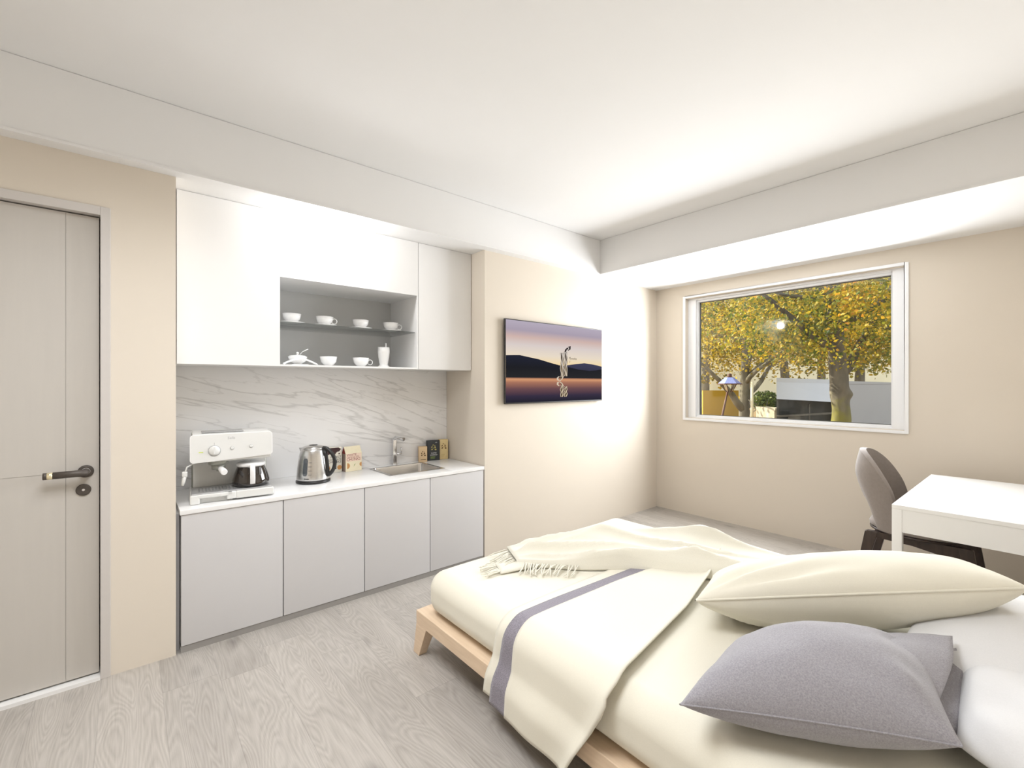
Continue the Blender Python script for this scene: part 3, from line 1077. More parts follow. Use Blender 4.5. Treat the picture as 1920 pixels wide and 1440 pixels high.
MB().text('Solis', 0.020, FA @ T(0.175, 0.122, 0.0077), align='LEFT').build('lettering', M['print_grey'], fa)
MB().at(EM).rbox(0.055, 0.26, 0.10, 0.22, 0.379, 0.3825, 0.002, 1).build('cup_tray', M['tray'], em)
m = MB().at(EM)
m.lathe([(0.048, 0), (0.048, 0.028)], 28, c=(0.135, 0.105, 0.198))
m.lathe([(0.034, 0), (0.036, 0.03)], 28, c=(0.135, 0.105, 0.170))
m.lathe([(0.010, 0), (0.012, 0.014)], 14, c=(0.135, 0.105, 0.157))
pf = m.build('brew_group', M['silver_green'], em)
m = MB().at(EM)
m.tube([(0.135, 0.085, 0.182), (0.145, 0.035, 0.177), (0.155, -0.020, 0.168), (0.156, -0.026, 0.1675)], [0.008, 0.015, 0.0175, 0.014], 18)
m.build('portafilter_handle', M['white'], pf)
m = MB().at(EM)
m.tube([(0.05, 0.08, 0.228), (0.02, 0.045, 0.222), (-0.012, 0.032, 0.205), (-0.022, 0.032, 0.175)], 0.004, 8)
m.at(EM).rbox(-0.034, -0.010, 0.020, 0.044, 0.155, 0.182, 0.004, 2)
m.tube([(-0.022, 0.032, 0.158), (-0.028, 0.030, 0.125), (-0.032, 0.028, 0.108)], [0.010, 0.0085, 0.006], 12)
m.build('steam_wand', M['ivory'], em)

# coffee jug standing on the grate
jc = EM @ Vector((0.298, 0.106, 0.0600))
cj = thing('coffee_jug', tuple(jc), 'dark glass coffee jug with white lid and handle on the machine tray', 'coffee jug')
m = MB().at(T(*jc))
m.lathe([(0.076, 0.0), (0.090, 0.004), (0.0985, 0.016), (0.0975, 0.034), (0.088, 0.070), (0.073, 0.108), (0.070, 0.116)], 36)
m.build('glass_body', M['coffee_glass'], cj)
m = MB().at(T(*jc))
m.lathe([(0.072, 0.113), (0.075, 0.118), (0.075, 0.128), (0.066, 0.134), (0.002, 0.137)], 36)
m.build('lid', M['white'], cj)
hd = Vector((-0.10, -0.995, 0)).normalized()
sd = Vector((0.995, -0.10, 0))
ptsH = [(0.068, 0.126), (0.090, 0.124), (0.104, 0.105), (0.110, 0.070), (0.108, 0.038), (0.100, 0.020)]
P, N = [], []
for (r, z) in [tuple(cr([(a, b, 0) for a, b in ptsH], k / 14)[:2]) for k in range(15)]:
    c = jc + hd * r + Vector((0, 0, z))
    P.append([c - sd * 0.013, c - sd * 0.007 + hd * 0.003, c + sd * 0.007 + hd * 0.003, c + sd * 0.013])
    N.append([hd * 1.0] * 4)
MB().shell(P, N, 0.008).build('handle', M['white'], cj)

# ------------------------------------------------------------------ kettle
kx, ky, kz = 0.955, 3.200, CZ1 + 0.0005
kt = thing('kettle', (kx, ky, kz), 'brushed steel electric kettle with black handle', 'kettle')
KT = T(kx, ky, kz)
MB().at(KT).lathe([(0.104, 0), (0.108, 0.004), (0.108, 0.014), (0.103, 0.018)], 40).build('base', M['black_plastic'], kt)
m = MB().at(KT)
m.lathe([(0.1035, 0.018), (0.104, 0.030), (0.101, 0.080), (0.095, 0.130), (0.087, 0.180), (0.079, 0.212), (0.074, 0.224)], 48)
m.build('steel_body', M['steel'], kt)
m = MB().at(KT)
m.lathe([(0.0745, 0.222), (0.073, 0.230), (0.055, 0.240), (0.030, 0.245), (0.002, 0.246)], 40)
m.lathe([(0.028, 0.2445), (0.026, 0.2475), (0.002, 0.248)], 24, mi=1)
m.build('lid', [M['steel'], M['black_plastic']], kt)
va = math.atan2(-0.645, 0.764)          # direction that runs to the viewer's side
hk = Vector((math.cos(va - 0.12), math.sin(va - 0.12), 0))
sk = Vector((-hk.y, hk.x, 0))
K0 = Vector((kx, ky, kz))
# spout on the side away from the handle
m = MB()
sp = []
for (d, z, w) in ((0.078, 0.185, 0.012), (0.088, 0.205, 0.020), (0.098, 0.226, 0.014)):
    sp.append([K0 - hk * (d - 0.022) + sk * (w * 1.5) + Vector((0, 0, z)), K0 - hk * d + sk * (w * 0.6) + Vector((0, 0, z)), K0 - hk * d - sk * (w * 0.6) + Vector((0, 0, z)), K0 - hk * (d - 0.022) - sk * (w * 1.5) + Vector((0, 0, z))])
m.grid(sp)
m.add([sp[2][0], sp[2][1], sp[2][2], sp[2][3]], [(0, 1, 2, 3)])
m.build('spout', M['steel'], kt)
m = MB()
hp = [(0.070, 0.228), (0.098, 0.222), (0.128, 0.196), (0.150, 0.160), (0.152, 0.120), (0.140, 0.082), (0.118, 0.056), (0.102, 0.050)]
pts = [K0 + hk * (cr([(a, b, 0) for a, b in hp], k / 24).x) + Vector((0, 0, cr([(a, b, 0) for a, b in hp], k / 24).y)) for k in range(25)]
m.tube(pts, [0.013] * 4 + [0.0125] * 17 + [0.014] * 4, 14)
bk = [K0 + hk * r + Vector((0, 0, z)) for r, z in ((0.078, 0.222), (0.090, 0.180), (0.097, 0.130), (0.103, 0.070), (0.104, 0.050))]
m.tube(bk, 0.0125, 12)
kh = m.build('handle', M['black_plastic'], kt)
m = MB()
for k in range(3):
    c = K0 + hk * 0.152 + Vector((0, 0, 0.092 + 0.010 * k))
    m.tube([c, c + hk * 0.010], 0.005, 8)
m.build('switch', M['black_plastic'], kh)
# water level window and marks, lying on the curved body
fv = Vector((-0.728, -0.690, 0))
a0 = math.atan2(fv.y, fv.x)


def body_r(z):
    return pw([0.018, 0.030, 0.080, 0.130, 0.180, 0.212, 0.224], [0.1035, 0.104, 0.101, 0.095, 0.087, 0.079, 0.074], z)


m = MB()
P = []
for i in range(9):
    z = lerp(0.055, 0.168, i / 8)
    w = 0.015 * min(1, math.sin(PI * (i + 0.8) / 9.6) * 2.2)
    row = []
    for j in range(5):
        a = a0 + (j - 2) / 2 * w / body_r(z)
        row.append(K0 + Vector((math.cos(a), math.sin(a), 0)) * (body_r(z) + 0.0012) + Vector((0, 0, z)))
    P.append(row)
m.grid(P)
for k, z in enumerate((0.062, 0.088, 0.114, 0.140)):
    for j in range(6):
        a, b = a0 + 0.21 + 0.035 * j, a0 + 0.21 + 0.035 * (j + 1)
        q = []
        for (aa, zz) in ((a, z), (b, z), (b, z + 0.0022), (a, z + 0.0022)):
            q.append(K0 + Vector((math.cos(aa), math.sin(aa), 0)) * (body_r(zz) + 0.0008) + Vector((0, 0, zz)))
        m.add(q, [(0, 1, 2, 3)])
m.build('water_window', M['window_dark'], kt, recalc=False)
tm = T(kx, ky, kz) @ RZ(a0 + PI / 2 + 0.12) @ T(0, -0.1052, 0.033) @ Matrix.Rotation(PI / 2, 4, 'X')
MB().text('krups', 0.014, tm, align='CENTER', ext=0.0006).build('lettering', M['black_plastic'], kt)


# ------------------------------------------------------------------ cartons
def bean_cluster(m, fm, cx, cz, s, mi):
    for (dx, dz, a, k) in ((-0.25, 0.95, 0.5, 0.8), (0.35, 0.75, -0.5, 0.6), (-0.65, 0.30, 0.9, 1.0), (0.45, 0.20, -0.7, 1.1), (-0.60, -0.45, 0.4, 1.1), (0.60, -0.55, -0.3, 1.2), (0.0, -0.05, 0.0, 0.6)):
        p = []
        for t in range(12):
            b = 2 * PI * t / 12
            u, w = 0.30 * k * s * math.cos(b), 0.21 * k * s * math.sin(b)
            p.append((cx + dx * s + u * math.cos(a) - w * math.sin(a), cz + dz * s + u * math.sin(a) + w * math.cos(a)))
        m.at(fm).prism(p, 0.0, 0.0004, mi)
    m.at(I4)


def carton(name, x0, y0, x1, y1, depth, z1, label, group, face):
    """carton whose front runs (x0,y0)-(x1,y1); face(mb, fm, w, h) prints the front"""
    c = thing(name, ((x0 + x1) / 2, (y0 + y1) / 2, CZ1 + 0.0005), label, 'carton', group)
    w = math.hypot(x1 - x0, y1 - y0)
    a = math.atan2(y1 - y0, x1 - x0)
    B = T(x0, y0, CZ1 + 0.0005) @ RZ(a)
    h = z1 - CZ1
    fm = B @ T(0, -0.0003, 0) @ Matrix.Rotation(PI / 2, 4, 'X')
    return c, B, fm, w, h


def printed(b0, m0, b1, m1, parent):
    """carton body and the printing on its front as one mesh"""
    k, n0 = len(b0.v), len(m0)
    b0.v += b1.v
    b0.f += [[k + q for q in f] for f in b1.f]
    b0.mi += [n0 + q for q in b1.mi]
    b0.sm += b1.sm
    return b0.build('carton_body', m0 + m1, parent)


GC = 'cartons of chocolate biscuits behind the kettle'
c, B, fm, w, h = carton('biscuit_carton', 1.240, 3.385, 1.368, 3.398, 0.06, 0.929, 'cream biscuit carton lettered WHITE CHOCOLATE CHUNKS, beside the kettle', GC, None)
m = MB().at(B)
v = [(0, 0, 0), (w, 0, 0), (w, 0.06, 0), (0, 0.06, 0), (0, 0, h * 0.72), (w, 0, h * 0.72), (w, 0.06, h * 0.72), (0, 0.06, h * 0.72), (0, 0.03, h), (w, 0.03, h)]
m.add(v, [(0, 1, 5, 4), (4, 5, 9, 8)], mi=0)
m.add(v, [(1, 2, 6, 5), (5, 6, 9), (2, 3, 7, 6), (6, 7, 8, 9), (3, 2, 1, 0)], mi=1)
m.add(v, [(3, 0, 4, 7)], mi=1)
m.add(v, [(7, 4, 8)], mi=2)
b0, bm0 = m, [M['box_cream'], M['box_side'], M['box_red']]
m = MB()
m.at(fm).prism(rrect(0.004, w - 0.004, h * 0.40, h * 0.715, 0.004), 0, 0.0003, 1)
m.at(I4)
m.text('WHITE', 0.024, fm @ T(0.008, h * 0.62, 0.0006), 0, sx=1.05)
m.text('CHOCOLATE', 0.0165, fm @ T(0.008, h * 0.545, 0.0006), 0, sx=1.0)
m.text('CHUNKS', 0.030, fm @ T(0.007, h * 0.43, 0.0006), 0, sx=0.92)
m.at(fm).prism([(0.012 + 0.022 * math.cos(t / 8 * PI), h * 0.23 + 0.022 * math.sin(t / 8 * PI)) for t in range(-4, 5)], 0, 0.0006, 2)
m.at(fm).prism([(w - 0.002 - 0.016 * math.cos(t / 8 * PI), h * 0.25 + 0.016 * math.sin(t / 8 * PI)) for t in range(-4, 5)], 0, 0.0006, 2)
m.at(fm).prism([(w * 0.5, h * 0.18), (w * 0.56, h * 0.24), (w * 0.62, h * 0.30), (w * 0.53, h * 0.26)], 0, 0.0005, 3)
printed(b0, bm0, m, [M['box_red'], M['box_pink'], M['cookie'], M['print_green']], c)
c, B, fm, w, h = carton('biscuit_carton', 1.100, 3.425, 1.225, 3.418, 0.045, 0.929, 'off-white biscuit carton with dark chocolate splash, partly behind the kettle handle', GC, None)
b0, bm0 = MB().at(B).rbox(0, w, 0, 0.045, 0, h, 0.001, 1), [M['box_white']]
m = MB()
m.at(fm).prism([(0.0, h * 0.80), (0.02, h * 0.70), (0.05, h * 0.78), (0.07, h * 0.68), (0.088, h * 0.82), (0.105, h * 0.83), (0.118, h * 0.93), (0.10, h * 0.99), (0.0, h * 0.985)], 0, 0.0003, 0)
m.at(fm).prism([(0.098, h * 0.73), (0.106, h * 0.71), (0.110, h * 0.75), (0.103, h * 0.78)], 0, 0.0003, 0)
m.at(I4)
for s_, zz, sz in (('PERFECT', 0.58, 0.021), ('CHOCOLATE', 0.485, 0.018), ('CHUNKS', 0.375, 0.026)):
    m.text(s_, sz, fm @ T(w - 0.006, h * zz, 0.0006), 0, align='RIGHT', sx=0.95)
m.at(fm).prism([(w - 0.018 + 0.017 * math.cos(t / 8 * PI), h * 0.19 + 0.017 * math.sin(t / 8 * PI)) for t in range(16)], 0, 0.0006, 1)
m.at(fm).prism([(0.022 + 0.019 * math.cos(t / 8 * PI), h * 0.19 + 0.019 * math.sin(t / 8 * PI)) for t in range(16)], 0, 0.0006, 1)
printed(b0, bm0, m, [M['choc'], M['cookie']], c)

GB = 'coffee cartons beside the sink'
c, B, fm, w, h = carton('coffee_carton', 1.868, 3.416, 1.934, 3.398, 0.045, 0.872, 'small peach coffee carton with brown beans, beside the tap', GB, None)
b0, bm0 = MB().at(B).rbox(0, w, 0, 0.045, 0, h, 0.001, 1), [M['box_peach']]
m = MB()
bean_cluster(m, fm, w * 0.52, h * 0.52, 0.022, 0)
m.at(fm).box(w * 0.2, w * 0.85, h * 0.14, h * 0.17, 0, 0.0004)
printed(b0, bm0, m, [M['bean']], c)
c, B, fm, w, h = carton('coffee_carton', 1.957, 3.428, 2.062, 3.408, 0.045, 0.914, 'black coffee carton with gold leaves between the two tan ones', GB, None)
b0, bm0 = MB().at(B).rbox(0, w, 0, 0.045, 0, h, 0.001, 1), [M['box_black']]
m = MB()
bean_cluster(m, fm, w * 0.5, h * 0.63, 0.026, 0)
m.text('COFFEE', 0.016, fm @ T(w * 0.5, h * 0.34, 0.0004), 1, align='CENTER', sx=0.9)
m.text('COMPANY', 0.0175, fm @ T(w * 0.5, h * 0.24, 0.0004), 1, align='CENTER', sx=0.8)
m.at(fm).box(w * 0.22, w * 0.62, h * 0.155, h * 0.19, 0, 0.0004, 2)
m.at(fm).box(w * 0.22, w * 0.58, h * 0.09, h * 0.12, 0, 0.0004, 2)
m.at(I4)
m.text('1KG', 0.010, fm @ T(w * 0.60, h * 0.88, 0.0004), 1)
printed(b0, bm0, m, [M['bean_gold'], M['print_white'], M['print_green']], c)
c, B, fm, w, h = carton('coffee_carton', 2.072, 3.424, 2.146, 3.408, 0.045, 0.916, 'tall tan coffee carton with dark beans at the recess side wall', GB, None)
b0, bm0 = MB().at(B).rbox(0, w, 0, 0.045, 0, h, 0.001, 1), [M['box_tan']]
m = MB()
bean_cluster(m, fm, w * 0.5, h * 0.64, 0.025, 0)
for k in range(3):
    m.at(fm).box(w * 0.18, w * (0.62 - 0.08 * k), h * (0.24 - 0.05 * k), h * (0.255 - 0.05 * k), 0, 0.0004, 1)
printed(b0, bm0, m, [M['bean'], M['gold_line']], c)

# ------------------------------------------------------------------ sink and tap
sk_ = thing('sink', ((SX0 + SX1) / 2, (SY0 + SY1) / 2, CZ1), 'rectangular steel sink set in the white worktop', 'sink')


def ring_z(mb, x0, x1, y0, y1, w, z0, z1):
    mb.box(x0, x1, y0, y0 + w, z0, z1)
    mb.box(x0, x1, y1 - w, y1, z0, z1)
    mb.box(x0, x0 + w, y0 + w, y1 - w, z0, z1)
    mb.box(x1 - w, x1, y0 + w, y1 - w, z0, z1)


m = MB()
ring_z(m, SX0, SX1, SY0, SY1, 0.020, CZ1 + 0.0003, CZ1 + 0.0025)
m.build('rim', M['steel'], sk_, bevel=0.001)
bx0, bx1, by0, by1 = SX0 + 0.019, SX1 - 0.019, SY0 + 0.019, SY1 - 0.019
m = MB()
P = []
for k, (ins, z) in enumerate(((0, CZ1 + 0.001), (0.002, CZ1 - 0.01), (0.008, CZ1 - 0.10), (0.020, CZ1 - 0.135), (0.045, CZ1 - 0.145))):
    p = rrect(bx0 + ins, bx1 - ins, by0 + ins, by1 - ins, 0.028, 5)
    P.append([(a, b, z) for a, b in p] + [(p[0][0], p[0][1], z)])
m.grid(P)
last = P[-1][:-1]
m.add(last, [tuple(range(len(last)))])
m.build('basin', M['steel'], sk_)
MB().at(T((SX0 + SX1) / 2, 3.22, CZ1 - 0.1445)).lathe([(0.035, 0), (0.035, 0.002), (0.025, 0.001), (0.002, 0.0)], 24).build('drain', M['chrome'], sk_)
fx_, fy_ = 1.655, 3.440
fa_ = thing('tap', (fx_, fy_, CZ1), 'chrome mixer tap behind the sink', 'tap')
m = MB()
m.lathe([(0.026, 0), (0.026, 0.006), (0.018, 0.008)], 24, c=(fx_, fy_, CZ1 + 0.0005))
m.rbox(fx_ - 0.016, fx_ + 0.016, fy_ - 0.016, fy_ + 0.016, CZ1 + 0.005, CZ1 + 0.205, 0.005, 2)
m.build('column', M['chrome'], fa_)
m = MB()
m.tube([(fx_, fy_, CZ1 + 0.195), (fx_, fy_ - 0.004, CZ1 + 0.213), (fx_ + 0.002, fy_ - 0.02, CZ1 + 0.222), (fx_ + 0.01, fy_ - 0.15, CZ1 + 0.222)], [0.015, 0.015, 0.014, 0.012], 12)
m.tube([(fx_ + 0.01, fy_ - 0.14, CZ1 + 0.222), (fx_ + 0.01, fy_ - 0.14, CZ1 + 0.206)], 0.009, 12)
m.build('spout', M['chrome'], fa_)
m = MB()
m.tube([(fx_ + 0.012, fy_, CZ1 + 0.085), (fx_ + 0.060, fy_ - 0.012, CZ1 + 0.085)], 0.009, 12)
m.tube([(fx_ + 0.056, fy_ - 0.012, CZ1 + 0.083), (fx_ + 0.056, fy_ - 0.012, CZ1 + 0.140)], 0.0045, 10)
m.build('lever', M['chrome'], fa_)

# ================================================================== television
TX0, TX1, TZ0, TZ1, TY = 2.353, 3.598, 1.234, 1.938, 2.872
tv = thing('television', ((TX0 + TX1) / 2, YW, TZ0), 'slim flat television on the beige wall showing a lake at sunset', 'television')
MB().rbox(TX0, TX1, TY, TY + 0.018, TZ0, TZ1, 0.003, 2).build('housing', M['tvblack'], tv)
MB().rbox(TX0 + 0.25, TX1 - 0.25, TY + 0.017, YW - 0.0005, TZ0 + 0.12, TZ1 - 0.18, 0.004, 2).build('wall_bracket', M['tvblack'], tv)
sx0, sx1, sz0, sz1 = TX0 + 0.008, TX1 - 0.008, TZ0 + 0.012, TZ1 - 0.008
tH, tWd = sz1 - sz0, sx1 - sx0
off = TZ0
SH = 0.305     # waterline height fraction
rel = lambda q: sz0 + q * tH - off
M['tv_sky'] = mat_emit_ramp('screen_sunset_sky', [(0.0, srgb(250, 206, 140)), (0.24, srgb(253, 226, 172)), (0.40, srgb(240, 226, 206)), (0.58, srgb(224, 212, 208)), (0.72, srgb(214, 186, 178)), (0.84, srgb(176, 164, 180)), (1.0, srgb(188, 178, 194))], 'Z', rel(SH), rel(1.0))
M['tv_water'] = mat_emit_ramp('screen_lake_water', [(0.0, srgb(34, 34, 46)), (0.25, srgb(56, 48, 68)), (0.55, srgb(112, 78, 82)), (0.80, srgb(172, 118, 96)), (0.93, srgb(222, 160, 118)), (1.0, srgb(104, 74, 66))], 'Z', rel(0.0), rel(SH))
M['tv_hill'] = mat_emit_ramp('screen_dark_hills', [(0.0, srgb(40, 40, 42)), (0.5, srgb(30, 31, 36)), (1.0, srgb(34, 37, 52))], 'Z', rel(SH), rel(0.56))
M['tv_hill2'] = mat_emit_ramp('screen_blue_hills', [(0.0, srgb(46, 46, 58)), (1.0, srgb(66, 66, 92))], 'Z', rel(SH), rel(0.52))
M['tv_dark'] = mat_emit_ramp('screen_dark_metal', [(0.0, srgb(60, 44, 26)), (0.5, srgb(112, 94, 62)), (1.0, srgb(30, 20, 24))], 'Z', rel(0.1), rel(0.68))
M['tv_pale'] = mat_emit_ramp('screen_pale_metal', [(0.0, srgb(225, 205, 176)), (1.0, srgb(222, 214, 206))], 'Z', rel(0.1), rel(0.68))
m = MB()
scr = lambda u, q, d=0.0: (sx0 + u * tWd, TY - 0.0006 - d, sz0 + q * tH)


def spoly(pts, mi, d):
    m.add([scr(u, q, d) for u, q in pts], [tuple(range(len(pts)))], False, mi)


spoly([(0, SH), (1, SH), (1, 1), (0, 1)], 0, 0)
spoly([(0, 0), (1, 0), (1, SH), (0, SH)], 1, 0)
spoly([(0.42, SH), (1, SH), (1, 0.475), (0.95, 0.49), (0.87, 0.505), (0.79, 0.515), (0.70, 0.500), (0.60, 0.478), (0.50, 0.455)], 3, 0.0003)
spoly([(0, SH), (1, SH), (1, 0.44), (0.93, 0.42), (0.85, 0.41), (0.72, 0.425), (0.60, 0.455), (0.52, 0.470), (0.42, 0.500), (0.30, 0.540), (0.20, 0.562), (0.12, 0.580), (0.0, 0.570)], 2, 0.0006)
# the twisted metal sculpture and its mirror image: two banded bars, a hooked foot and a bent head


def strip(path, wd, mi, d):
    for k in range(len(path) - 1):
        (u0, q0), (u1, q1) = path[k], path[k + 1]
        spoly([(u0 - wd, q0), (u0 + wd, q0), (u1 + wd, q1), (u1 - wd, q1)], mi, d)


for mirror in (False, True):
    fq = (lambda q: 2 * 0.262 - q) if mirror else (lambda q: q)
    for (u, qa, qb) in ((0.538, 0.315, 0.64), (0.578, 0.330, 0.655)):
        if mirror:
            qb = 0.47
        n_ = 16
        mid = [(u + 0.003 * math.sin(k * 0.7), lerp(qa, qb, k / n_)) for k in range(n_ + 1)]
        strip([(a, fq(q)) for a, q in mid], 0.0165, 4, 0.0010)
        for off_, ph, wd in ((-0.0135, 0.0, 0.0030), (0.0015, 1.6, 0.0034), (0.0125, 3.0, 0.0026)):
            strip([(a + off_ + 0.0035 * math.sin(k * 0.9 + ph), fq(q)) for k, (a, q) in enumerate(mid)], wd, 5, 0.0014)
    strip([(u_, fq(q_)) for u_, q_ in ((0.548, 0.325), (0.534, 0.290), (0.512, 0.268), (0.494, 0.275), (0.490, 0.305), (0.506, 0.325))], 0.0085, 5, 0.0012)
    strip([(u_, fq(q_)) for u_, q_ in ((0.538, 0.315), (0.524, 0.286), (0.506, 0.276))], 0.0030, 4, 0.0016)
strip([(0.574, 0.650), (0.584, 0.685), (0.602, 0.712)], 0.0125, 4, 0.0012)
strip([(0.586, 0.655), (0.596, 0.690)], 0.0060, 5, 0.0016)
spoly([(0.600, 0.672), (0.630, 0.692), (0.632, 0.738), (0.604, 0.728)], 4, 0.0014)
spoly([(0.603, 0.685), (0.614, 0.692), (0.614, 0.722), (0.606, 0.718)], 5, 0.0018)
m.text('Movavita', 0.036, T(sx0 + 0.612 * tWd, TY - 0.0024, sz0 + 0.555 * tH) @ Matrix.Rotation(PI / 2, 4, 'X'), 4, sx=0.8)
m.text('21°', 0.024, T(sx0 + 0.612 * tWd, TY - 0.0024, sz0 + 0.515 * tH) @ Matrix.Rotation(PI / 2, 4, 'X'), 4, sx=0.8)
m.build('screen', [M['tv_sky'], M['tv_water'], M['tv_hill'], M['tv_hill2'], M['tv_dark'], M['tv_pale']], tv, recalc=False)

# ================================================================== bed
bed = thing('bed_frame', (1.95, 1.0, 0), 'pale wood low bed frame under the cream mattress', 'bed')
FX0, FX1, FY0, FY1, FZ0, FZ1 = 1.152, 2.80, -0.30, 2.138, 0.152, 0.222
m = MB()
m.box(FX0, FX0 + 0.10, FY0, FY1, FZ0, FZ1)
m.box(FX1 - 0.10, FX1, FY0, FY1, FZ0, FZ1)
m.box(FX0 + 0.10, FX1 - 0.10, FY1 - 0.10, FY1, FZ0, FZ1)
m.box(FX0 + 0.10, FX1 - 0.10, FY0, FY0 + 0.10, FZ0, FZ1)
m.build('rails', M['wood'], bed, bevel=0.003)
m = MB()
for k in range(12):
    yy = FY0 + 0.14 + k * 0.185
    m.box(FX0 + 0.09, FX1 - 0.09, yy, yy + 0.09, FZ0 + 0.03, FZ1 - 0.012)
m.build('slats', M['wood'], bed)
for (cx, sxn) in ((FX0, -1), (FX1, 1)):
    for (cy, syn) in ((FY1, 1), (FY0, -1)):
        ix, iy = cx - sxn * 0.062, cy - syn * 0.10
        tx, ty = cx + sxn * 0.006, cy + syn * 0.020
        jx_, jy_ = tx - sxn * 0.045, ty - syn * 0.058
        q = lambda a, b, c, d, z: [(a, b, z), (c, b, z), (c, d, z), (a, d, z)]
        MB().hexa(q(tx, ty, jx_, jy_, 0.0), q(cx, cy, ix, iy, FZ0)).build('leg', M['wood'], bed, bevel=0.002)

MX0, MX1, MY0, MY1, MZ0, MZ1 = 1.172, 2.755, -0.26, 2.085, 0.2235, 0.437
m = MB().rbox(MX0, MX1, MY0, MY1, MZ0, MZ1, 0.085, 8, n=16)
for i, p in enumerate(m.v):
    w = noise.noise(Vector((p.x * 2.2, p.y * 2.2, p.z * 3))) * 0.006
    if p.z > MZ0 + 0.03:
        c = Vector(((p.x - 1.96), (p.y - 0.9), 0))
        m.v[i] = p + Vector((0, 0, w + 0.004))
    if p.z < MZ0 + 0.085:       # sheet tucked under: squarer lower edge
        t = 1 - (p.z - MZ0) / 0.085
        cx_ = min(max(p.x, MX0 + 0.085), MX1 - 0.085)
        cy_ = min(max(p.y, MY0 + 0.085), MY1 - 0.085)
        m.v[i] = Vector((lerp(p.x, cx_ + (p.x - cx_) * (1.0), 1), lerp(p.y, p.y, 1), p.z))
tag(m.build('mattress', M['linen']), 'thick mattress in a cream fitted sheet on the bed frame', 'mattress')


def pillow_mesh(c00, c10, c11, c01, thick, n=40, pinch=0.05, seed=0.0, wr=0.012, ws=5.0, botk=0.9, pw_=0.42, creases=()):
    """cushion over the quad c00 c10 c11 c01: two bulging faces meeting in a sharp seam"""
    c = [Vector(p) for p in (c00, c10, c11, c01)]
    nrm = (c[1] - c[0]).cross(c[3] - c[0]).normalized()
    if nrm.z < 0:
        nrm = -nrm
    top, bot, rim = [], [], []

    def base(u, v):
        # edges drawn inwards so that the corners stand out
        uu = u * (1 - pinch * (1 - v * v))
        vv = v * (1 - pinch * (1 - u * u))
        s, t = (uu + 1) / 2, (vv + 1) / 2
        return (c[0] * (1 - s) + c[1] * s) * (1 - t) + (c[3] * (1 - s) + c[2] * s) * t

    for i in range(n + 1):
        rt_, rb_ = [], []
        for j in range(n + 1):
            u = math.sin((i / n - 0.5) * PI)
            v = math.sin((j / n - 0.5) * PI)
            b = base(u, v)
            e = max(0.0, (1 - u ** 2)) * max(0.0, (1 - v ** 2))
            hgt = thick * e ** pw_
            q = Vector((b.x * ws, b.y * ws, seed))
            edge = min(1, e * 4)
            w1 = (noise.noise(q) + 0.5 * noise.noise(q * 2.1)) * wr * edge
            # tension folds running in from the corners
            for (cu, cv, am, fr) in creases:
                dx, dy = u - cu, v - cv
                rr = math.hypot(dx, dy)
                aa = math.atan2(dx * -cv + dy * cu, dx * -cu + dy * -cv)
                w1 += am * math.sin(aa * fr) * math.exp(-((rr - 0.55) / 0.42) ** 2) * edge
            rt_.append(b + nrm * (hgt + w1))
            rb_.append(b - nrm * (hgt * botk - w1 * 0.5))
        top.append(rt_)
        bot.append(rb_)
    seam = [base(math.sin((i / n - 0.5) * PI), -1) for i in range(n + 1)] + [base(1, math.sin((j / n - 0.5) * PI)) for j in range(1, n + 1)] + \
           [base(math.sin((i / n - 0.5) * PI), 1) for i in range(n - 1, -1, -1)] + [base(-1, math.sin((j / n - 0.5) * PI)) for j in range(n - 1, 0, -1)]
    return top, bot, seam, nrm


def pillow(name, label, corners, thick, matl, pipe=0.0, pipe_mat=None, group=None, **kw):
    top, bot, seam, nrm = pillow_mesh(*corners, thick, **kw)
    ctr = sum((Vector(p) for p in corners), Vector((0, 0, 0))) / 4
    p = thing(name, tuple(ctr), label, 'pillow', group)
    m = MB()
    m.grid(top)
    m.grid([list(reversed(r)) for r in bot])
    m.build('cover', matl, p)
    if pipe:
        MB().tube(seam + [seam[0]], pipe, 8, cap=False).build('piping', pipe_mat or matl, p)
    return p


# folded cream coverlet laid across the bed
SX_ = 1.172                      # mattress side
TZ_ = 0.441                      # mattress top
RB = 0.085


def bed_profile(off, zb, n=44, xfar=2.62, flare=0.0):
    """points (x, z, nx, nz) from the far side over the top and down the near side"""
    out = []
    xe = SX_ + RB
    for k in range(n):
        x = lerp(xfar, xe, k / n)
        out.append((x, TZ_ + off, 0, 1))
    cz = TZ_ - RB
    for k in range(11):
        a = PI / 2 * k / 10
        out.append((xe - (RB + off) * math.sin(a), cz + (RB + off) * math.cos(a), -math.sin(a), math.cos(a)))
    for k in range(1, 19):
        t = k / 18
        z = lerp(cz, zb, t)
        push = smooth01((0.30 - z) / 0.12) * 0.034       # hangs clear of the rail
        out.append((xe - RB - off - max(0.012 * t, push) - flare * t, z, -1, 0))
    return out


def layer(off, zb, yl, yr, thick, nv=26, seed=0.0, roll=0.0, amp=0.004, flare=0.0, xfar=2.62):
    prof = bed_profile(off, zb, xfar=xfar, flare=flare)
    P, N = [], []
    L_ = 0
    prev = None
    for (x, z, nx, nz) in prof:
        if prev:
            L_ += math.hypot(x - prev[0], z - prev[1])
        prev = (x, z)
        row, nr = [], []
        a, b = yl(x, z), yr(x, z)
        for j in range(nv + 1):
            t = j / nv
            y = lerp(a, b, t)
            d = amp * noise.noise(Vector((L_ * 3.0, y * 5.0, seed)))
            hang = smooth01((0.36 - z) / 0.2)
            d += hang * 0.004 * math.sin(t * 7.5 + seed + L_ * 1.5)
            if roll:
                d += roll * math.exp(-((1 - t) / 0.07) ** 2) + roll * 0.4 * math.exp(-((1 - t) / 0.25) ** 2)
            d = max(d, -off * 0.4)
            row.append(Vector((x + nx * d, y, z + nz * d)))
            nr.append(Vector((nx, 0, nz)))
        P.append(row)
        N.append(nr)
    return MB().shell(P, N, thick)


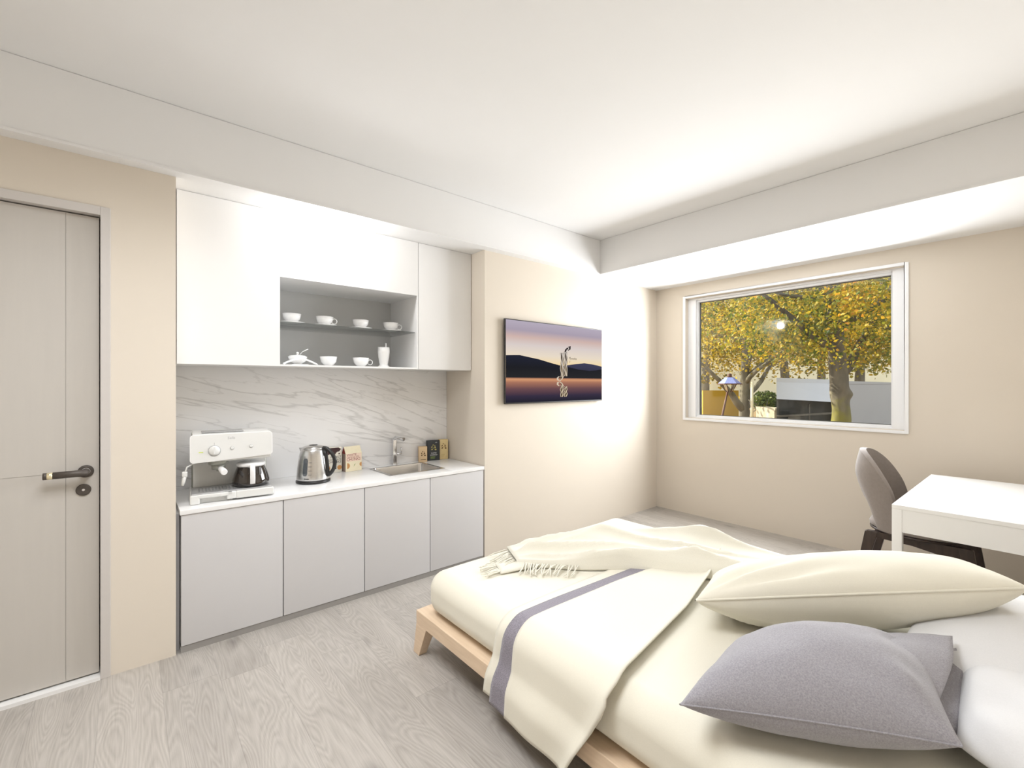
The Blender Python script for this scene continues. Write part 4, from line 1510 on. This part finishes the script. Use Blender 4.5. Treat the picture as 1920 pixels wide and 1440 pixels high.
def side_t(z):
    return min(1, max(0, (TZ_ - z) / 0.34))


cov = thing('coverlet', (1.7, 1.3, TZ_), 'cream folded coverlet with a grey band hanging over the bed side', 'coverlet')
ylow = lambda x, z: pw([0, 1], [1.472, 1.530], side_t(z)) - 0.012 * smooth01((x - 1.3) / 0.8)
yband = lambda x, z: pw([0, 1], [1.418, 1.478], side_t(z)) - 0.03 * smooth01((x - 1.3) / 0.8)
ytop = lambda x, z: pw([0, 1], [1.352, 1.375], side_t(z)) - 0.035 * smooth01((x - 1.3) / 0.8)
yfold = lambda x, z: pw([0, 0.25, 1], [0.872, 0.905, 1.045], side_t(z)) + pw([1.2, 1.47, 1.77, 2.14, 2.6], [0.01, 0.055, 0.100, 0.190, 0.34], x) * (1 if z > TZ_ - 0.05 else 0)
layer(0.008, 0.120, ylow, lambda x, z: yfold(x, z) + 0.05, 0.006, seed=1.0, amp=0.002).build('lower_fold', M['linen'], cov)
layer(0.015, 0.100, yband, lambda x, z: yfold(x, z) + 0.04, 0.006, seed=1.5, amp=0.002).build('grey_band', M['greyband'], cov)
layer(0.023, 0.099, ytop, yfold, 0.007, seed=2.0, roll=0.016, amp=0.005).build('top_fold', M['linen'], cov)

# fringed throw heaped over the far part of the bed
near = [(1.555, 1.800), (1.770, 1.555), (1.970, 1.385), (2.110, 1.190), (2.220, 1.020), (2.44, 0.82)]
far = [(1.640, 1.985), (1.930, 1.955), (2.250, 1.850), (2.520, 1.620), (2.700, 1.300), (2.760, 0.90)]
thr = thing('throw_blanket', (2.2, 1.5, TZ_), 'cream fringed throw heaped over the far corner of the bed', 'throw')
NS, NT = 60, 44
P, N = [], []
for i in range(NS + 1):
    s = i / NS
    a, b = cr([(*p, 0) for p in near], s), cr([(*p, 0) for p in far], s)
    row, nr = [], []
    for j in range(NT + 1):
        t = j / NT
        p = a.lerp(b, t)
        e = min(smooth01(t / 0.10), smooth01((1 - t) / 0.12))
        es = smooth01(s / 0.10) * smooth01((1.02 - s) / 0.22)
        r1 = 1 - abs(math.sin(t * 5.2 - s * 2.2 + 0.5 + 0.5 * noise.noise(Vector((s * 3, t * 3, 1.0)))))
        r2 = 1 - abs(math.sin(t * 9.0 + s * 5.0 + 1.0 + 0.6 * noise.noise(Vector((s * 4, t * 4, 7.0)))))
        hgt = 0.034 * smooth01(t / 0.05) + es * e * (0.004 + 0.060 * r1 ** 1.6 * (0.35 + 0.65 * math.sin(PI * min(1, s * 1.15))) + 0.030 * r2 ** 2.0
              + 0.030 * noise.noise(Vector((p.x * 3.2, p.y * 3.2, 4.0))))
        hgt = max(hgt, 0.006)
        z = TZ_ + 0.006 + hgt
        if p.x > 2.68:
            z -= 0.25 * (p.x - 2.68)
        row.append(Vector((p.x, p.y, z)))
        nr.append(Vector((0, 0, 1)))
    P.append(row)
    N.append(nr)
MB().shell(P, N, 0.008).build('throw_cloth', M['throw'], thr)


def fringe(pts_a, direction, n, ln, seed, r=0.0032):
    m = MB()
    rr = random.Random(seed)
    for k in range(n):
        t = (k + 0.5) / n
        p = cr(pts_a, t)
        d = Vector(direction).normalized()
        d = (RZ(rr.uniform(-0.28, 0.28)) @ d)
        side = Vector((-d.y, d.x, 0))
        l = ln * rr.uniform(0.85, 1.12)
        bend = rr.uniform(-0.012, 0.012)
        q = []
        for i in range(7):
            u = i / 6
            q.append(p + d * (l * u) + side * (bend * math.sin(u * PI)) + Vector((0, 0, 0.006 * math.sin(u * PI) * rr.uniform(0.5, 1.2) + (0 - p.z + TZ_ + 0.012) * smooth01(u))))
        m.tube(q, [r * 0.8, r, r * 1.05, r, r, r * 1.1, r * 0.5], 6)
    return m


zt = TZ_ + 0.028
fringe([(1.640, 1.970, zt), (1.60, 1.895, zt), (1.565, 1.815, zt)], (-1, 0.10, 0), 17, 0.130, 3).build('fringe', M['throw'], thr)
fringe([(1.575, 1.775, zt), (1.67, 1.665, zt), (1.770, 1.555, zt)], (-0.85, -0.45, 0), 21, 0.105, 5).build('fringe', M['throw'], thr)
# the lower fold end of the throw that shows between the two rows of fringe
P, N = [], []
for i in range(13):
    s = i / 12
    row, nr = [], []
    for j in range(7):
        t = j / 6
        x = lerp(1.43, 1.66, s)
        y = lerp(1.78, 1.70, s) + t * 0.12
        row.append(Vector((x + t * 0.05, y, TZ_ + 0.010 + 0.012 * math.sin(PI * t) + 0.012 * s)))
        nr.append(Vector((0, 0, 1)))
    P.append(row); N.append(nr)
MB().shell(P, N, 0.006).build('under_fold', M['throw'], thr)
fringe([(1.48, 1.895, TZ_ + 0.016), (1.455, 1.84, TZ_ + 0.016), (1.432, 1.785, TZ_ + 0.016)], (-1, 0.02, 0), 12, 0.095, 9).build('fringe', M['throw'], thr)

# pillows
pillow('pillow', 'plump white pillow lying flat behind the grey and cream ones', [(1.80, 0.330, 0.530), (2.72, 0.335, 0.535), (2.72, -0.24, 0.535), (1.85, -0.24, 0.530)], 0.088, M['whitefab'], 0.0, None, 'white pillows at the bed head', seed=3.0, wr=0.020, ws=4.0)
pillow('pillow', 'white pillow pressed against the open end of the grey pillow', [(1.56, 0.150, 0.515), (2.06, 0.215, 0.520), (2.06, -0.24, 0.520), (1.36, -0.24, 0.515)], 0.088, M['whitefab'], 0.0, None, 'white pillows at the bed head', seed=5.5, wr=0.026, ws=4.5)
pillow('pillow', 'long cream pillow with piped seam leaning across the bed', [(1.660, 0.875, 0.572), (2.245, 0.045, 0.735), (2.660, 0.240, 0.640), (2.100, 1.020, 0.500)], 0.108, M['linen'], 0.0045, M['linen'], None, seed=1.0, wr=0.006, ws=5.0, pinch=0.03, botk=1.55,
       creases=((-1, -1, 0.014, 11),))
gp = pillow('pillow', 'grey woven pillow with an open flap end in front', [(1.130, 0.640, 0.542), (1.452, 0.130, 0.574), (1.900, 0.240, 0.555), (1.62, 0.700, 0.480)], 0.150, M['greyfab'], 0.0026, M['greyfab'], None, seed=8.0, wr=0.014, ws=6.0, pinch=0.05, botk=0.72, pw_=0.47,
            creases=((1, -1, 0.008, 7), (1, 1, 0.012, 6)))


def sheet(a, b, thick, ns=16, nt=14, sag=0.0, seed=0.0, wr=0.004):
    P, N = [], []
    for i in range(ns + 1):
        s_ = i / ns
        pa_, pb_ = cr(a, s_), cr(b, s_)
        row, nr = [], []
        for j in range(nt + 1):
            t_ = j / nt
            p = pa_.lerp(pb_, t_)
            p.z += sag * math.sin(PI * t_) + wr * noise.noise(Vector((p.x * 14, p.y * 14, seed)))
            row.append(p)
            nr.append(Vector((0, 0, 1)))
        P.append(row)
        N.append(nr)
    return MB().shell(P, N, thick)


sheet([(1.78, 0.44, 0.575), (1.66, 0.36, 0.640), (1.52, 0.27, 0.610)], [(1.945, 0.195, 0.622), (1.79, 0.180, 0.606), (1.605, 0.190, 0.568)], 0.004, sag=0.012, seed=2.0).build('case_flap', M['greyfab'], gp)
sheet([(1.80, 0.38, 0.550), (1.68, 0.32, 0.575), (1.54, 0.22, 0.560)], [(1.935, 0.186, 0.592), (1.82, 0.160, 0.556), (1.600, 0.150, 0.512)], 0.004, sag=0.004, seed=3.0).build('case_flap', M['greyfab'], gp)

# ================================================================== desk
desk = thing('desk', (3.8, 0.22, 0), 'white rectangular desk near the window wall with a dark-legged chair', 'desk')
EX0, EX1, EY0, EY1 = 3.160, 4.425, -0.16, 0.555
MB().rbox(EX0, EX1, EY0, EY1, 0.728, 0.750, 0.0015, 2).build('tabletop', M['white_matt'], desk)
for (x, y) in ((EX0, EY1 - 0.042), (EX1 - 0.042, EY1 - 0.042), (EX0, EY0), (EX1 - 0.042, EY0)):
    MB().rbox(x, x + 0.042, y, y + 0.042, 0, 0.7275, 0.0015, 1).build('leg', M['white_matt'], desk)
m = MB()
m.box(EX0 + 0.004, EX0 + 0.022, EY0 + 0.042, EY1 - 0.042, 0.606, 0.7275)
m.box(EX1 - 0.022, EX1 - 0.004, EY0 + 0.042, EY1 - 0.042, 0.606, 0.7275)
m.box(EX0 + 0.042, EX1 - 0.042, EY0 + 0.004, EY0 + 0.022, 0.606, 0.7275)
m.build('apron', M['white_matt'], desk)

# ================================================================== chair
chx, chy = 3.90, 0.585
ch = thing('chair', (chx, chy, 0), 'taupe shell-back chair with dark legs pushed under the desk', 'chair')
P, N = [], []
nA, nH = 56, 22
for i in range(nA + 1):
    a = lerp(-80, 80, i / nA)
    ar = math.radians(a)
    k = abs(a) / 80
    ztop = 0.560 + 0.398 * math.sqrt(max(0.0, 1 - k ** 2.3))
    zbot = lerp(0.632, 0.448, smooth01((abs(a) - 24) / 22))
    ztop = max(ztop, zbot + 0.03)
    row, nr = [], []
    for j in range(nH + 1):
        t = j / nH
        z = lerp(zbot, ztop, t)
        lean = smooth01((z - 0.42) / 0.45)
        rx = 0.212 + 0.022 * lean
        ry = 0.205 + 0.085 * lean - 0.02 * max(0, (z - 0.80)) / 0.15
        d = Vector((math.sin(ar) * rx, math.cos(ar) * ry, 0))
        nrm = Vector((math.sin(ar), math.cos(ar), 0)).normalized()
        puff = 0.010 * math.sin(PI * t)
        row.append(Vector((chx, chy, z)) + d + nrm * puff)
        nr.append(nrm)
    P.append(row); N.append(nr)
MB().shell(P, N, 0.036).build('backrest', M['taupe'], ch, bevel=0.012)
m = MB()
so = [(0.205, 0.0), (0.222, 0.010), (0.226, 0.030), (0.215, 0.055), (0.170, 0.066), (0.002, 0.070)]
m.lathe(so, 40, c=(chx, chy - 0.045, 0.452), sx=0.98, sy=1.16)
m.build('seat', M['taupe'], ch)
m = MB()
m.lathe([(0.190, 0.0), (0.216, 0.008), (0.219, 0.018), (0.205, 0.022)], 40, c=(chx, chy - 0.035, 0.432), sx=1.0, sy=1.14)
for sgn in (-1, 1):
    q = lambda y, z0, z1: [(chx + sgn * 0.155 - 0.016, y, z0), (chx + sgn * 0.155 + 0.016, y, z0), (chx + sgn * 0.155 + 0.016, y, z1), (chx + sgn * 0.155 - 0.016, y, z1)]
    m.hexa(q(chy - 0.03, 0.392, 0.436), q(chy + 0.20, 0.402, 0.436))
    m.hexa(q(chy - 0.295, 0.345, 0.436), q(chy - 0.03, 0.392, 0.436))
m.box(chx - 0.14, chx + 0.14, chy - 0.03, chy + 0.01, 0.405, 0.434)
m.build('seat_frame', M['walnut'], ch)
for sx_ in (-1, 1):
    for sy_ in (-1, 1):
        tx, ty = chx + sx_ * 0.155, chy + (0.175 if sy_ > 0 else -0.265)
        bx_, by_ = chx + sx_ * 0.195, chy + (0.262 if sy_ > 0 else -0.345)
        q = lambda x, y, a, b, z: [(x - a, y - b, z), (x + a, y - b, z), (x + a, y + b, z), (x - a, y + b, z)]
        MB().hexa(q(bx_, by_, 0.012, 0.015, 0.0), q(tx, ty, 0.0165, 0.034, 0.432)).build('leg', M['walnut'], ch, bevel=0.003)

# ================================================================== outdoors
FWD = Vector((math.cos(math.radians(49.8)), math.sin(math.radians(49.8)), 0))
RGT = Vector((FWD.y, -FWD.x, 0))


def spot(px, w, z=0.0):
    """a place on the ground outside, w metres ahead of the window view"""
    p = FWD * w + RGT * ((px - 960) / 853.33 * w)
    return Vector((p.x, p.y, z))


GZ = -0.03
structure(MB().box(4.92, 60, -30, 60, GZ - 0.2, GZ).build('trim_3', M['ground']), 'leaf-strewn ground outside the window', 'ground')


def leaves(m, n, center, radii, size, seed, hollow=0.35, zmin=None, box=None):
    rg = np.random.default_rng(seed)
    c = np.array(center)
    pts = []
    while len(pts) < n:
        u = rg.normal(size=3)
        u /= np.linalg.norm(u)
        r = (hollow + (1 - hollow) * rg.random()) ** 0.6
        p = c + u * r * np.array(radii)
        if zmin is not None and p[2] < zmin + 0.25 * math.sin(p[0] * 2.3) + 0.25 * math.sin(p[1] * 1.9 + 1):
            continue
        # loose clumps
        if noise.noise(Vector((p[0] * 1.3, p[1] * 1.3, p[2] * 1.3))) < -0.22 and rg.random() < 0.8:
            continue
        pts.append(p)
    for p in pts:
        s = size * rg.uniform(0.6, 1.25)
        ax = Vector(rg.normal(size=3)).normalized()
        a2 = ax.orthogonal().normalized()
        a3 = ax.cross(a2)
        a2 = (a2 * math.cos(1.0) + a3 * math.sin(1.0))
        a3 = ax.cross(a2)
        P_ = Vector(p)
        k = 0.25 * s
        m.add([P_ - a2 * s * 0.55, P_ - a3 * s * 0.42 + ax * k * 0.4 - a2 * s * 0.1, P_ - a3 * s * 0.30 + a2 * s * 0.30 + ax * k * 0.3, P_ + a2 * s * 0.60, P_ + a3 * s * 0.30 + a2 * s * 0.30 + ax * k * 0.3, P_ + a3 * s * 0.42 + ax * k * 0.4 - a2 * s * 0.1],
              [(0, 1, 2, 3), (0, 3, 4, 5)], False)
    return m


# the big maple close to the window
tp = spot(1577, 8.0, GZ)
tree = thing('maple_tree', tuple(tp), 'large yellow-green maple with knotted mossy trunk close to the window', 'tree', None)
m = MB()
ctl = [(0, 0, 0), (0.00, 0.0, 0.8), (0.0, 0.02, 1.15), (-0.01, 0.03, 1.5), (-0.06, 0.06, 2.2), (-0.16, 0.12, 3.2), (-0.28, 0.2, 4.3), (-0.35, 0.25, 5.5)]
P = []
NN_ = 60
for i in range(NN_ + 1):
    t = i / NN_
    c = cr(ctl, t) + tp
    z = c.z
    r = pw([0, 0.5, 1.0, 1.4, 2.2, 3.4, 5.6], [0.185, 0.150, 0.132, 0.140, 0.122, 0.095, 0.04], z)
    row = []
    for k in range(29):
        a = 2 * PI * k / 28
        d = Vector((math.cos(a), math.sin(a), 0))
        bump = 0.018 * noise.noise(Vector((d.x * 2, d.y * 2, z * 2.5))) + 0.012 * noise.noise(Vector((d.x * 5, d.y * 5, z * 6)))
        kd = max(0, d.dot(-FWD * 0.6 + RGT * 0.8))
        bump += 0.055 * kd ** 3 * math.exp(-((z - 1.22) / 0.07) ** 2)
        kd2 = max(0, d.dot(-FWD * 0.95 - RGT * 0.2))
        bump += 0.035 * kd2 ** 4 * math.exp(-((z - 1.36) / 0.10) ** 2)
        row.append(c + d * (r + bump))
    P.append(row)
m.grid(P, mi=0)
bark_o = m.build('trunk', M['trunk'], tree)
m = MB()


def limb(m, p0, d, ln, r0, seed, n=9):
    rr = random.Random(seed)
    p = Vector(p0)
    d = Vector(d).normalized()
    pts, rad = [p.copy()], [r0]
    for i in range(n):
        d = (d + Vector((rr.uniform(-.22, .22), rr.uniform(-.22, .22), rr.uniform(-.08, .16)))).normalized()
        p = p + d * (ln / n)
        pts.append(p.copy())
        rad.append(r0 * (1 - 0.85 * (i + 1) / n))
    m.tube(pts, rad, 9)
    return pts


for k, (zz, d, ln, r0) in enumerate(((1.55, RGT * 0.9 + Vector((0, 0, 0.75)), 2.2, 0.085), (2.0, -RGT * 1.0 + Vector((0, 0, 0.55)), 2.6, 0.07), (2.4, RGT * 0.7 - FWD * 0.5 + Vector((0, 0, 0.6)), 2.4, 0.06),
                                     (2.7, -RGT * 0.6 - FWD * 0.8 + Vector((0, 0, 0.4)), 2.2, 0.06), (3.1, RGT + Vector((0, 0, 0.4)), 2.0, 0.05), (2.9, -RGT + FWD * 0.5 + Vector((0, 0, 0.3)), 2.2, 0.05), (2.2, FWD + Vector((0, 0, 0.4)), 2.0, 0.05))):
    p0 = tp + cr(ctl, zz / 5.5 * 0.97) * 0 + Vector((pw([0, 1.5, 2.2, 3.2], [0, -0.01, -0.06, -0.16], zz), pw([0, 1.5, 2.2, 3.2], [0, 0.03, 0.06, 0.12], zz), zz))
    pts = limb(m, p0, d, ln, r0, 40 + k)
    limb(m, pts[4], Vector((d.x, d.y, d.z)) + Vector((0.3, -0.5, -0.4)), ln * 0.5, r0 * 0.5, 60 + k, 6)
    limb(m, pts[6], Vector((d.x, d.y, d.z)) + Vector((-0.4, 0.5, -0.1)), ln * 0.45, r0 * 0.4, 80 + k, 6)
m.build('branches', M['bark'], tree)
m = MB()
leaves(m, 20000, (tp.x - 0.1, tp.y + 0.1, 3.6), (2.7, 2.7, 2.2), 0.052, 11, 0.25, zmin=1.72)
leaves(m, 2600, tuple(spot(1650, 8.0, 2.15)), (0.75, 0.9, 0.60), 0.05, 12, 0.1)
leaves(m, 2600, tuple(spot(1485, 8.4, 2.35)), (0.9, 0.9, 0.6), 0.05, 13, 0.1)
leaves(m, 1300, tuple(spot(1600, 7.3, 2.75)), (0.7, 0.7, 0.5), 0.05, 14, 0.1)
m.build('foliage', M['leaf_near'], tree, recalc=False)


# trees further back
def far_tree(name, px, w, h, r, n, size, label, seed, fork=False, lean=0.0, zmin=1.3, trunk_r=0.16):
    p = spot(px, w, GZ)
    t = thing(name, tuple(p), label, 'tree', None)
    m = MB()
    pts = [p + Vector((0, 0, 0)), p + RGT * lean * 0.3 + Vector((0, 0, h * 0.25)), p + RGT * lean + Vector((0, 0, h * 0.6)), p + RGT * lean * 1.2 + Vector((0, 0, h * 0.95))]
    m.tube([cr(pts, k / 12) for k in range(13)], [trunk_r * (1 - 0.8 * k / 12) for k in range(13)], 12)
    rr = random.Random(seed)
    for k in range(7):
        z = h * rr.uniform(0.16 if fork else 0.3, 0.7)
        a = rr.uniform(0, 2 * PI)
        d = Vector((math.cos(a), math.sin(a), rr.uniform(0.4, 1.0)))
        limb(m, cr(pts, z / (h * 0.95)), d, r * rr.uniform(0.6, 0.9), trunk_r * 0.5, seed * 10 + k, 7)
    if fork:
        limb(m, p + Vector((0, 0, 0.55)), -RGT * 1.0 + Vector((0, 0, 0.75)), r * 0.9, trunk_r * 0.75, seed * 10 + 8, 8)
        limb(m, p + Vector((0, 0, 0.9)), RGT * 0.6 + Vector((0, 0, 1.0)), r * 0.7, trunk_r * 0.6, seed * 10 + 9, 8)
    m.build('trunk', M['bark_far'], t)
    m = MB()
    leaves(m, n, (p.x, p.y, h * 0.62), (r, r, h * 0.5), size, seed, 0.2, zmin=zmin)
    m.build('foliage', M['leaf_far'], t, recalc=False)
    return t


far_tree('golden_tree', 1395, 15.0, 7.5, 3.3, 14000, 0.085, 'golden tree with forked pale trunk behind the ochre panel', 21, True, 0.1, 1.75, 0.17)
far_tree('golden_tree', 1320, 19.0, 9.0, 4.2, 12000, 0.11, 'golden tree standing furthest along behind the street lamp', 22, False, 0.3, 1.4, 0.2)
far_tree('golden_tree', 1478, 18.0, 9.0, 4.0, 13000, 0.10, 'golden tree with dark leaning trunk rising behind the kiosk roof', 23, False, -0.6, 2.0, 0.2)
far_tree('golden_tree', 1610, 17.0, 9.0, 4.0, 13000, 0.10, 'golden tree behind the maple trunk and grey kiosk wall', 24, False, 0.2, 2.0, 0.2)
far_tree('golden_tree', 1690, 13.5, 8.5, 3.2, 12000, 0.085, 'golden tree with leaning trunk beside the window edge above the grey wall', 25, False, -0.5, 2.0, 0.16)
far_tree('golden_tree', 1540, 25.0, 12.0, 5.5, 9000, 0.17, 'tall golden tree far behind the kiosk', 26, False, 0.0, 2.2, 0.25)
far_tree('golden_tree', 1400, 27.0, 12.0, 5.5, 9000, 0.17, 'tall golden tree far behind the forked tree', 27, False, 0.0, 2.6, 0.25)

# grey kiosk with a raised awning panel
ka, kb_, kc = spot(1456, 10.2, GZ), spot(1580, 11.6, GZ), spot(1740, 13.2, GZ)
kd_ = (kb_ - ka).normalized()
kn_ = -Vector((ka.x, ka.y, 0)).normalized()      # the end wall runs straight away from the window
ki = thing('kiosk', tuple(ka), 'grey market kiosk with pale lifted hatch behind the maple trunk', 'kiosk')


def kbox(m, p, q, d0, d1, z0, z1a, z1b=None, mi=None):
    z1b = z1a if z1b is None else z1b
    f0, f1 = kn_ * d0, kn_ * d1
    m.hexa([p + f0 + Vector((0, 0, z0)), q + f0 + Vector((0, 0, z0)), q + f1 + Vector((0, 0, z0)), p + f1 + Vector((0, 0, z0))],
           [p + f0 + Vector((0, 0, z1a)), q + f0 + Vector((0, 0, z1b)), q + f1 + Vector((0, 0, z1b)), p + f1 + Vector((0, 0, z1a))], mi)


def at_z(px, py, w):
    return 1.4 + (720 - py) / 853.33 * w


m = MB()
kbox(m, ka, kb_, -0.9, -0.6, 0, 1.45)
kbox(m, ka, kb_, -0.6, 0.0, 0, 0.42)
kbox(m, ka + kd_ * 0.0, ka + kd_ * 0.08, -0.6, 0.02, 0.42, 1.45)
m.build('hatch_interior', M['kiosk_dark'], ki)
m = MB()
kbox(m, ka, kb_, 0.0, 0.14, 0.66 - GZ, 0.70 - GZ)
kbox(m, ka + kd_ * 0.45, ka + kd_ * 0.95, -0.3, 0.04, 0.42, 0.70)
kbox(m, ka + kd_ * 1.3, ka + kd_ * 1.36, -0.2, 0.04, 0.0, 0.95)
m.build('counter', M['kiosk_mid'], ki)
m = MB()
zt_a, zt_b = at_z(1456, 712, 10.2) + 0.02, at_z(1580, 716, 11.6) + 0.02
zb_a, zb_b = at_z(1456, 745, 10.2), at_z(1580, 752, 11.6)
pv = [ka + kn_ * 0.25 + Vector((0, 0, zb_a - GZ * 0)), kb_ + kn_ * 0.25 + Vector((0, 0, zb_b)), kb_ + kn_ * 0.02 + Vector((0, 0, zt_b)), ka + kn_ * 0.02 + Vector((0, 0, zt_a))]
m.hexa(pv, [p - kn_ * 0.04 for p in pv])
m.build('lifted_hatch', M['kiosk_panel'], ki)
m = MB()
kbox(m, ka, kb_, -0.95, 0.04, 1.45, at_z(1456, 706, 10.2), at_z(1580, 710, 11.6))
m.build('roof_edge', M['kiosk_panel'], ki)
m = MB()
kbox(m, kb_, kc, -1.0, 0.03, 0, at_z(1592, 712, 11.6), at_z(1740, 717, 13.2))
kbox(m, kb_ + kd_ * 1.0, kb_ + kd_ * 1.02, 0.03, 0.04, 0.55, 1.42)
kbox(m, kb_, kc, 0.03, 0.05, 1.43, at_z(1592, 712, 11.6), at_z(1740, 717, 13.2))
m.build('side_wall', M['kiosk_wall'], ki)

# ochre panel and street lamp
pa, pb = spot(1318, 16.0, GZ), spot(1385, 16.0, GZ)
m = MB()
m.hexa([pa, pb, pb + FWD * 0.08, pa + FWD * 0.08], [p + Vector((0, 0, at_z(0, 732, 16.0) - GZ)) for p in (pa, pb, pb + FWD * 0.08, pa + FWD * 0.08)])
for k in (0.06, 0.94):
    q = pa.lerp(pb, k) + FWD * 0.1
    m.tube([q, q + Vector((0, 0, 1.05))], 0.03, 8)
tag(m.build('ochre_panel', M['yellow_panel'], None, tuple(pa)), 'square ochre board standing behind the street lamp', 'board')
lp = spot(1349, 11.5, GZ)
sl = thing('street_lamp', tuple(lp), 'slender rusty street lamp with blue lantern roof', 'street lamp')
m = MB()
w = 11.5
k_ = w / 853.33
top = lp + RGT * (15 * k_) + Vector((0, 0, at_z(0, 735, w) - GZ))
m.tube([lp, lp + RGT * (4 * k_) + Vector((0, 0, 0.55)), top - Vector((0, 0, 0.0))], [0.035, 0.03, 0.022], 10)
m.build('post', M['rust'], sl)
lc = top + RGT * (4 * k_)
m = MB().at(T(*lc))
m.lathe([(0.06, 0.0), (0.10, 0.06), (0.16, 0.20)], 6, cap1=False, smooth=False)
m.build('lantern', M['glass'], sl)
m = MB().at(T(*lc))
for k in range(6):
    a = 2 * PI * k / 6
    m.tube([(0.06 * math.cos(a), 0.06 * math.sin(a), 0), (0.165 * math.cos(a), 0.165 * math.sin(a), 0.21)], 0.010, 6)
m.lathe([(0.09, 0.36), (0.05, 0.40), (0.06, 0.44), (0.01, 0.47)], 10)
m.lathe([(0.29, 0.19), (0.29, 0.215)], 6, smooth=False)
m.build('lantern_frame', M['rust'], sl)
MB().at(T(*lc)).lathe([(0.27, 0.215), (0.10, 0.37)], 6, smooth=False).build('lantern_roof', M['lamp_glass'], sl)

# low wall and hedge, pole, person, bicycle, facade
wa, wb = spot(1418, 13.5, GZ), spot(1452, 12.6, GZ)
dn = (wb - wa).normalized()
nb = Vector((-dn.y, dn.x, 0))
m = MB()
m.hexa([wa, wb, wb + nb * 0.3, wa + nb * 0.3], [p + Vector((0, 0, 0.70)) for p in (wa, wb, wb + nb * 0.3, wa + nb * 0.3)])
m.hexa([p + Vector((0, 0, 0.70)) for p in (wa - dn * .03, wb + dn * .03, wb + nb * 0.33 + dn * .03, wa + nb * 0.33 - dn * .03)], [p + Vector((0, 0, 0.76)) for p in (wa - dn * .03, wb + dn * .03, wb + nb * 0.33 + dn * .03, wa + nb * 0.33 - dn * .03)])
tag(m.build('garden_wall', M['concrete'], None, tuple(wa)), 'low sunlit concrete wall below the green hedge', 'wall')
hc = spot(1436, 14.4, GZ)
hp_ = thing('hedge', tuple(hc), 'small green hedge behind the low concrete wall', 'hedge')
m = MB()
leaves(m, 1500, (hc.x, hc.y, 0.85), (0.42, 0.42, 0.34), 0.07, 31, 0.1)
m.build('foliage', M['leaf_bush'], hp_, recalc=False)
m = MB()
for k in range(7):
    a = 2 * PI * k / 7
    m.tube([(hc.x, hc.y, GZ), (hc.x + 0.2 * math.cos(a), hc.y + 0.2 * math.sin(a), 0.5), (hc.x + 0.5 * math.cos(a), hc.y + 0.5 * math.sin(a), 0.9)], [0.03, 0.02, 0.008], 6)
m.build('stems', M['bark'], hp_)
pp = spot(1410, 14.2, GZ)
tag(MB().at(I4).tube([pp, pp + Vector((0, 0, 1.50))], 0.042, 12).build('bollard_post', M['facade'], None, tuple(pp)), 'pale sunlit post in front of the forked tree', 'post')

# parked bicycle
bp0 = spot(1414, 17.5, GZ)
bi = thing('bicycle', tuple(bp0), 'parked bicycle leaning by the low concrete wall', 'bicycle')
ax_ = RGT
for s_ in (-0.5, 0.5):
    m = MB()
    c = bp0 + ax_ * s_ + Vector((0, 0, 0.34))
    m.tube([c + ax_ * (0.33 * math.cos(2 * PI * k / 24)) + Vector((0, 0, 0.33 * math.sin(2 * PI * k / 24))) for k in range(25)], 0.014, 6, cap=False)
    for k in range(8):
        a = PI * k / 8
        m.tube([c - ax_ * (0.32 * math.cos(a)) - Vector((0, 0, 0.32 * math.sin(a))), c + ax_ * (0.32 * math.cos(a)) + Vector((0, 0, 0.32 * math.sin(a)))], 0.0025, 4)
    m.build('wheel', M['black_plastic'], bi)
m = MB()
b = lambda x, z: bp0 + ax_ * x + Vector((0, 0, z))
for a_, c_ in (((-0.5, 0.34), (-0.05, 0.34)), ((-0.05, 0.34), (-0.2, 0.85)), ((-0.5, 0.34), (-0.17, 0.75)), ((-0.17, 0.75), (0.35, 0.78)), ((-0.05, 0.34), (0.37, 0.70)), ((0.5, 0.34), (0.33, 0.95))):
    m.tube([b(*a_), b(*c_)], 0.016, 8)
m.tube([b(0.33, 0.95) - FWD * 0.25, b(0.33, 0.98), b(0.33, 0.95) + FWD * 0.25], 0.013, 8)
m.build('frame', M['kiosk_wall'], bi)
m = MB()
m.tube([b(-0.30, 0.87), b(-0.08, 0.87)], [0.06, 0.025], 8, flat=0.5)
m.build('saddle', M['black_plastic'], bi)
m = MB()
m.lathe([(0.13, 0), (0.19, 0.22), (0.17, 0.22), (0.12, 0.02), (0.002, 0.02)], 16, c=tuple(b(-0.45, 0.74)))
m.build('basket', M['yellow'], bi)

fa0, fa1 = spot(1300, 36.0, GZ), spot(1760, 40.0, GZ)
bd = thing('apartment_building', tuple(fa0), 'cream sunlit building glimpsed between the trees', 'building')
m = MB()
dn = (fa1 - fa0).normalized()
m.hexa([fa0, fa1, fa1 + FWD * 6, fa0 + FWD * 6], [p + Vector((0, 0, 9)) for p in (fa0, fa1, fa1 + FWD * 6, fa0 + FWD * 6)])
m.build('facade', M['facade'], bd)
nb = Vector((dn.y, -dn.x, 0))
if nb.dot(FWD) > 0:
    nb = -nb
for r_ in range(1):
    for k in range(8):
        p = fa0 + dn * (1.2 + k * 2.5) + Vector((0, 0, 4.1)) + nb * 0.02
        m = MB()
        m.hexa([p, p + dn * 1.1, p + dn * 1.1 - nb * 0.05, p - nb * 0.05], [q + Vector((0, 0, 1.6)) for q in (p, p + dn * 1.1, p + dn * 1.1 - nb * 0.05, p - nb * 0.05)])
        m.build('window', M['facade_win'], bd)
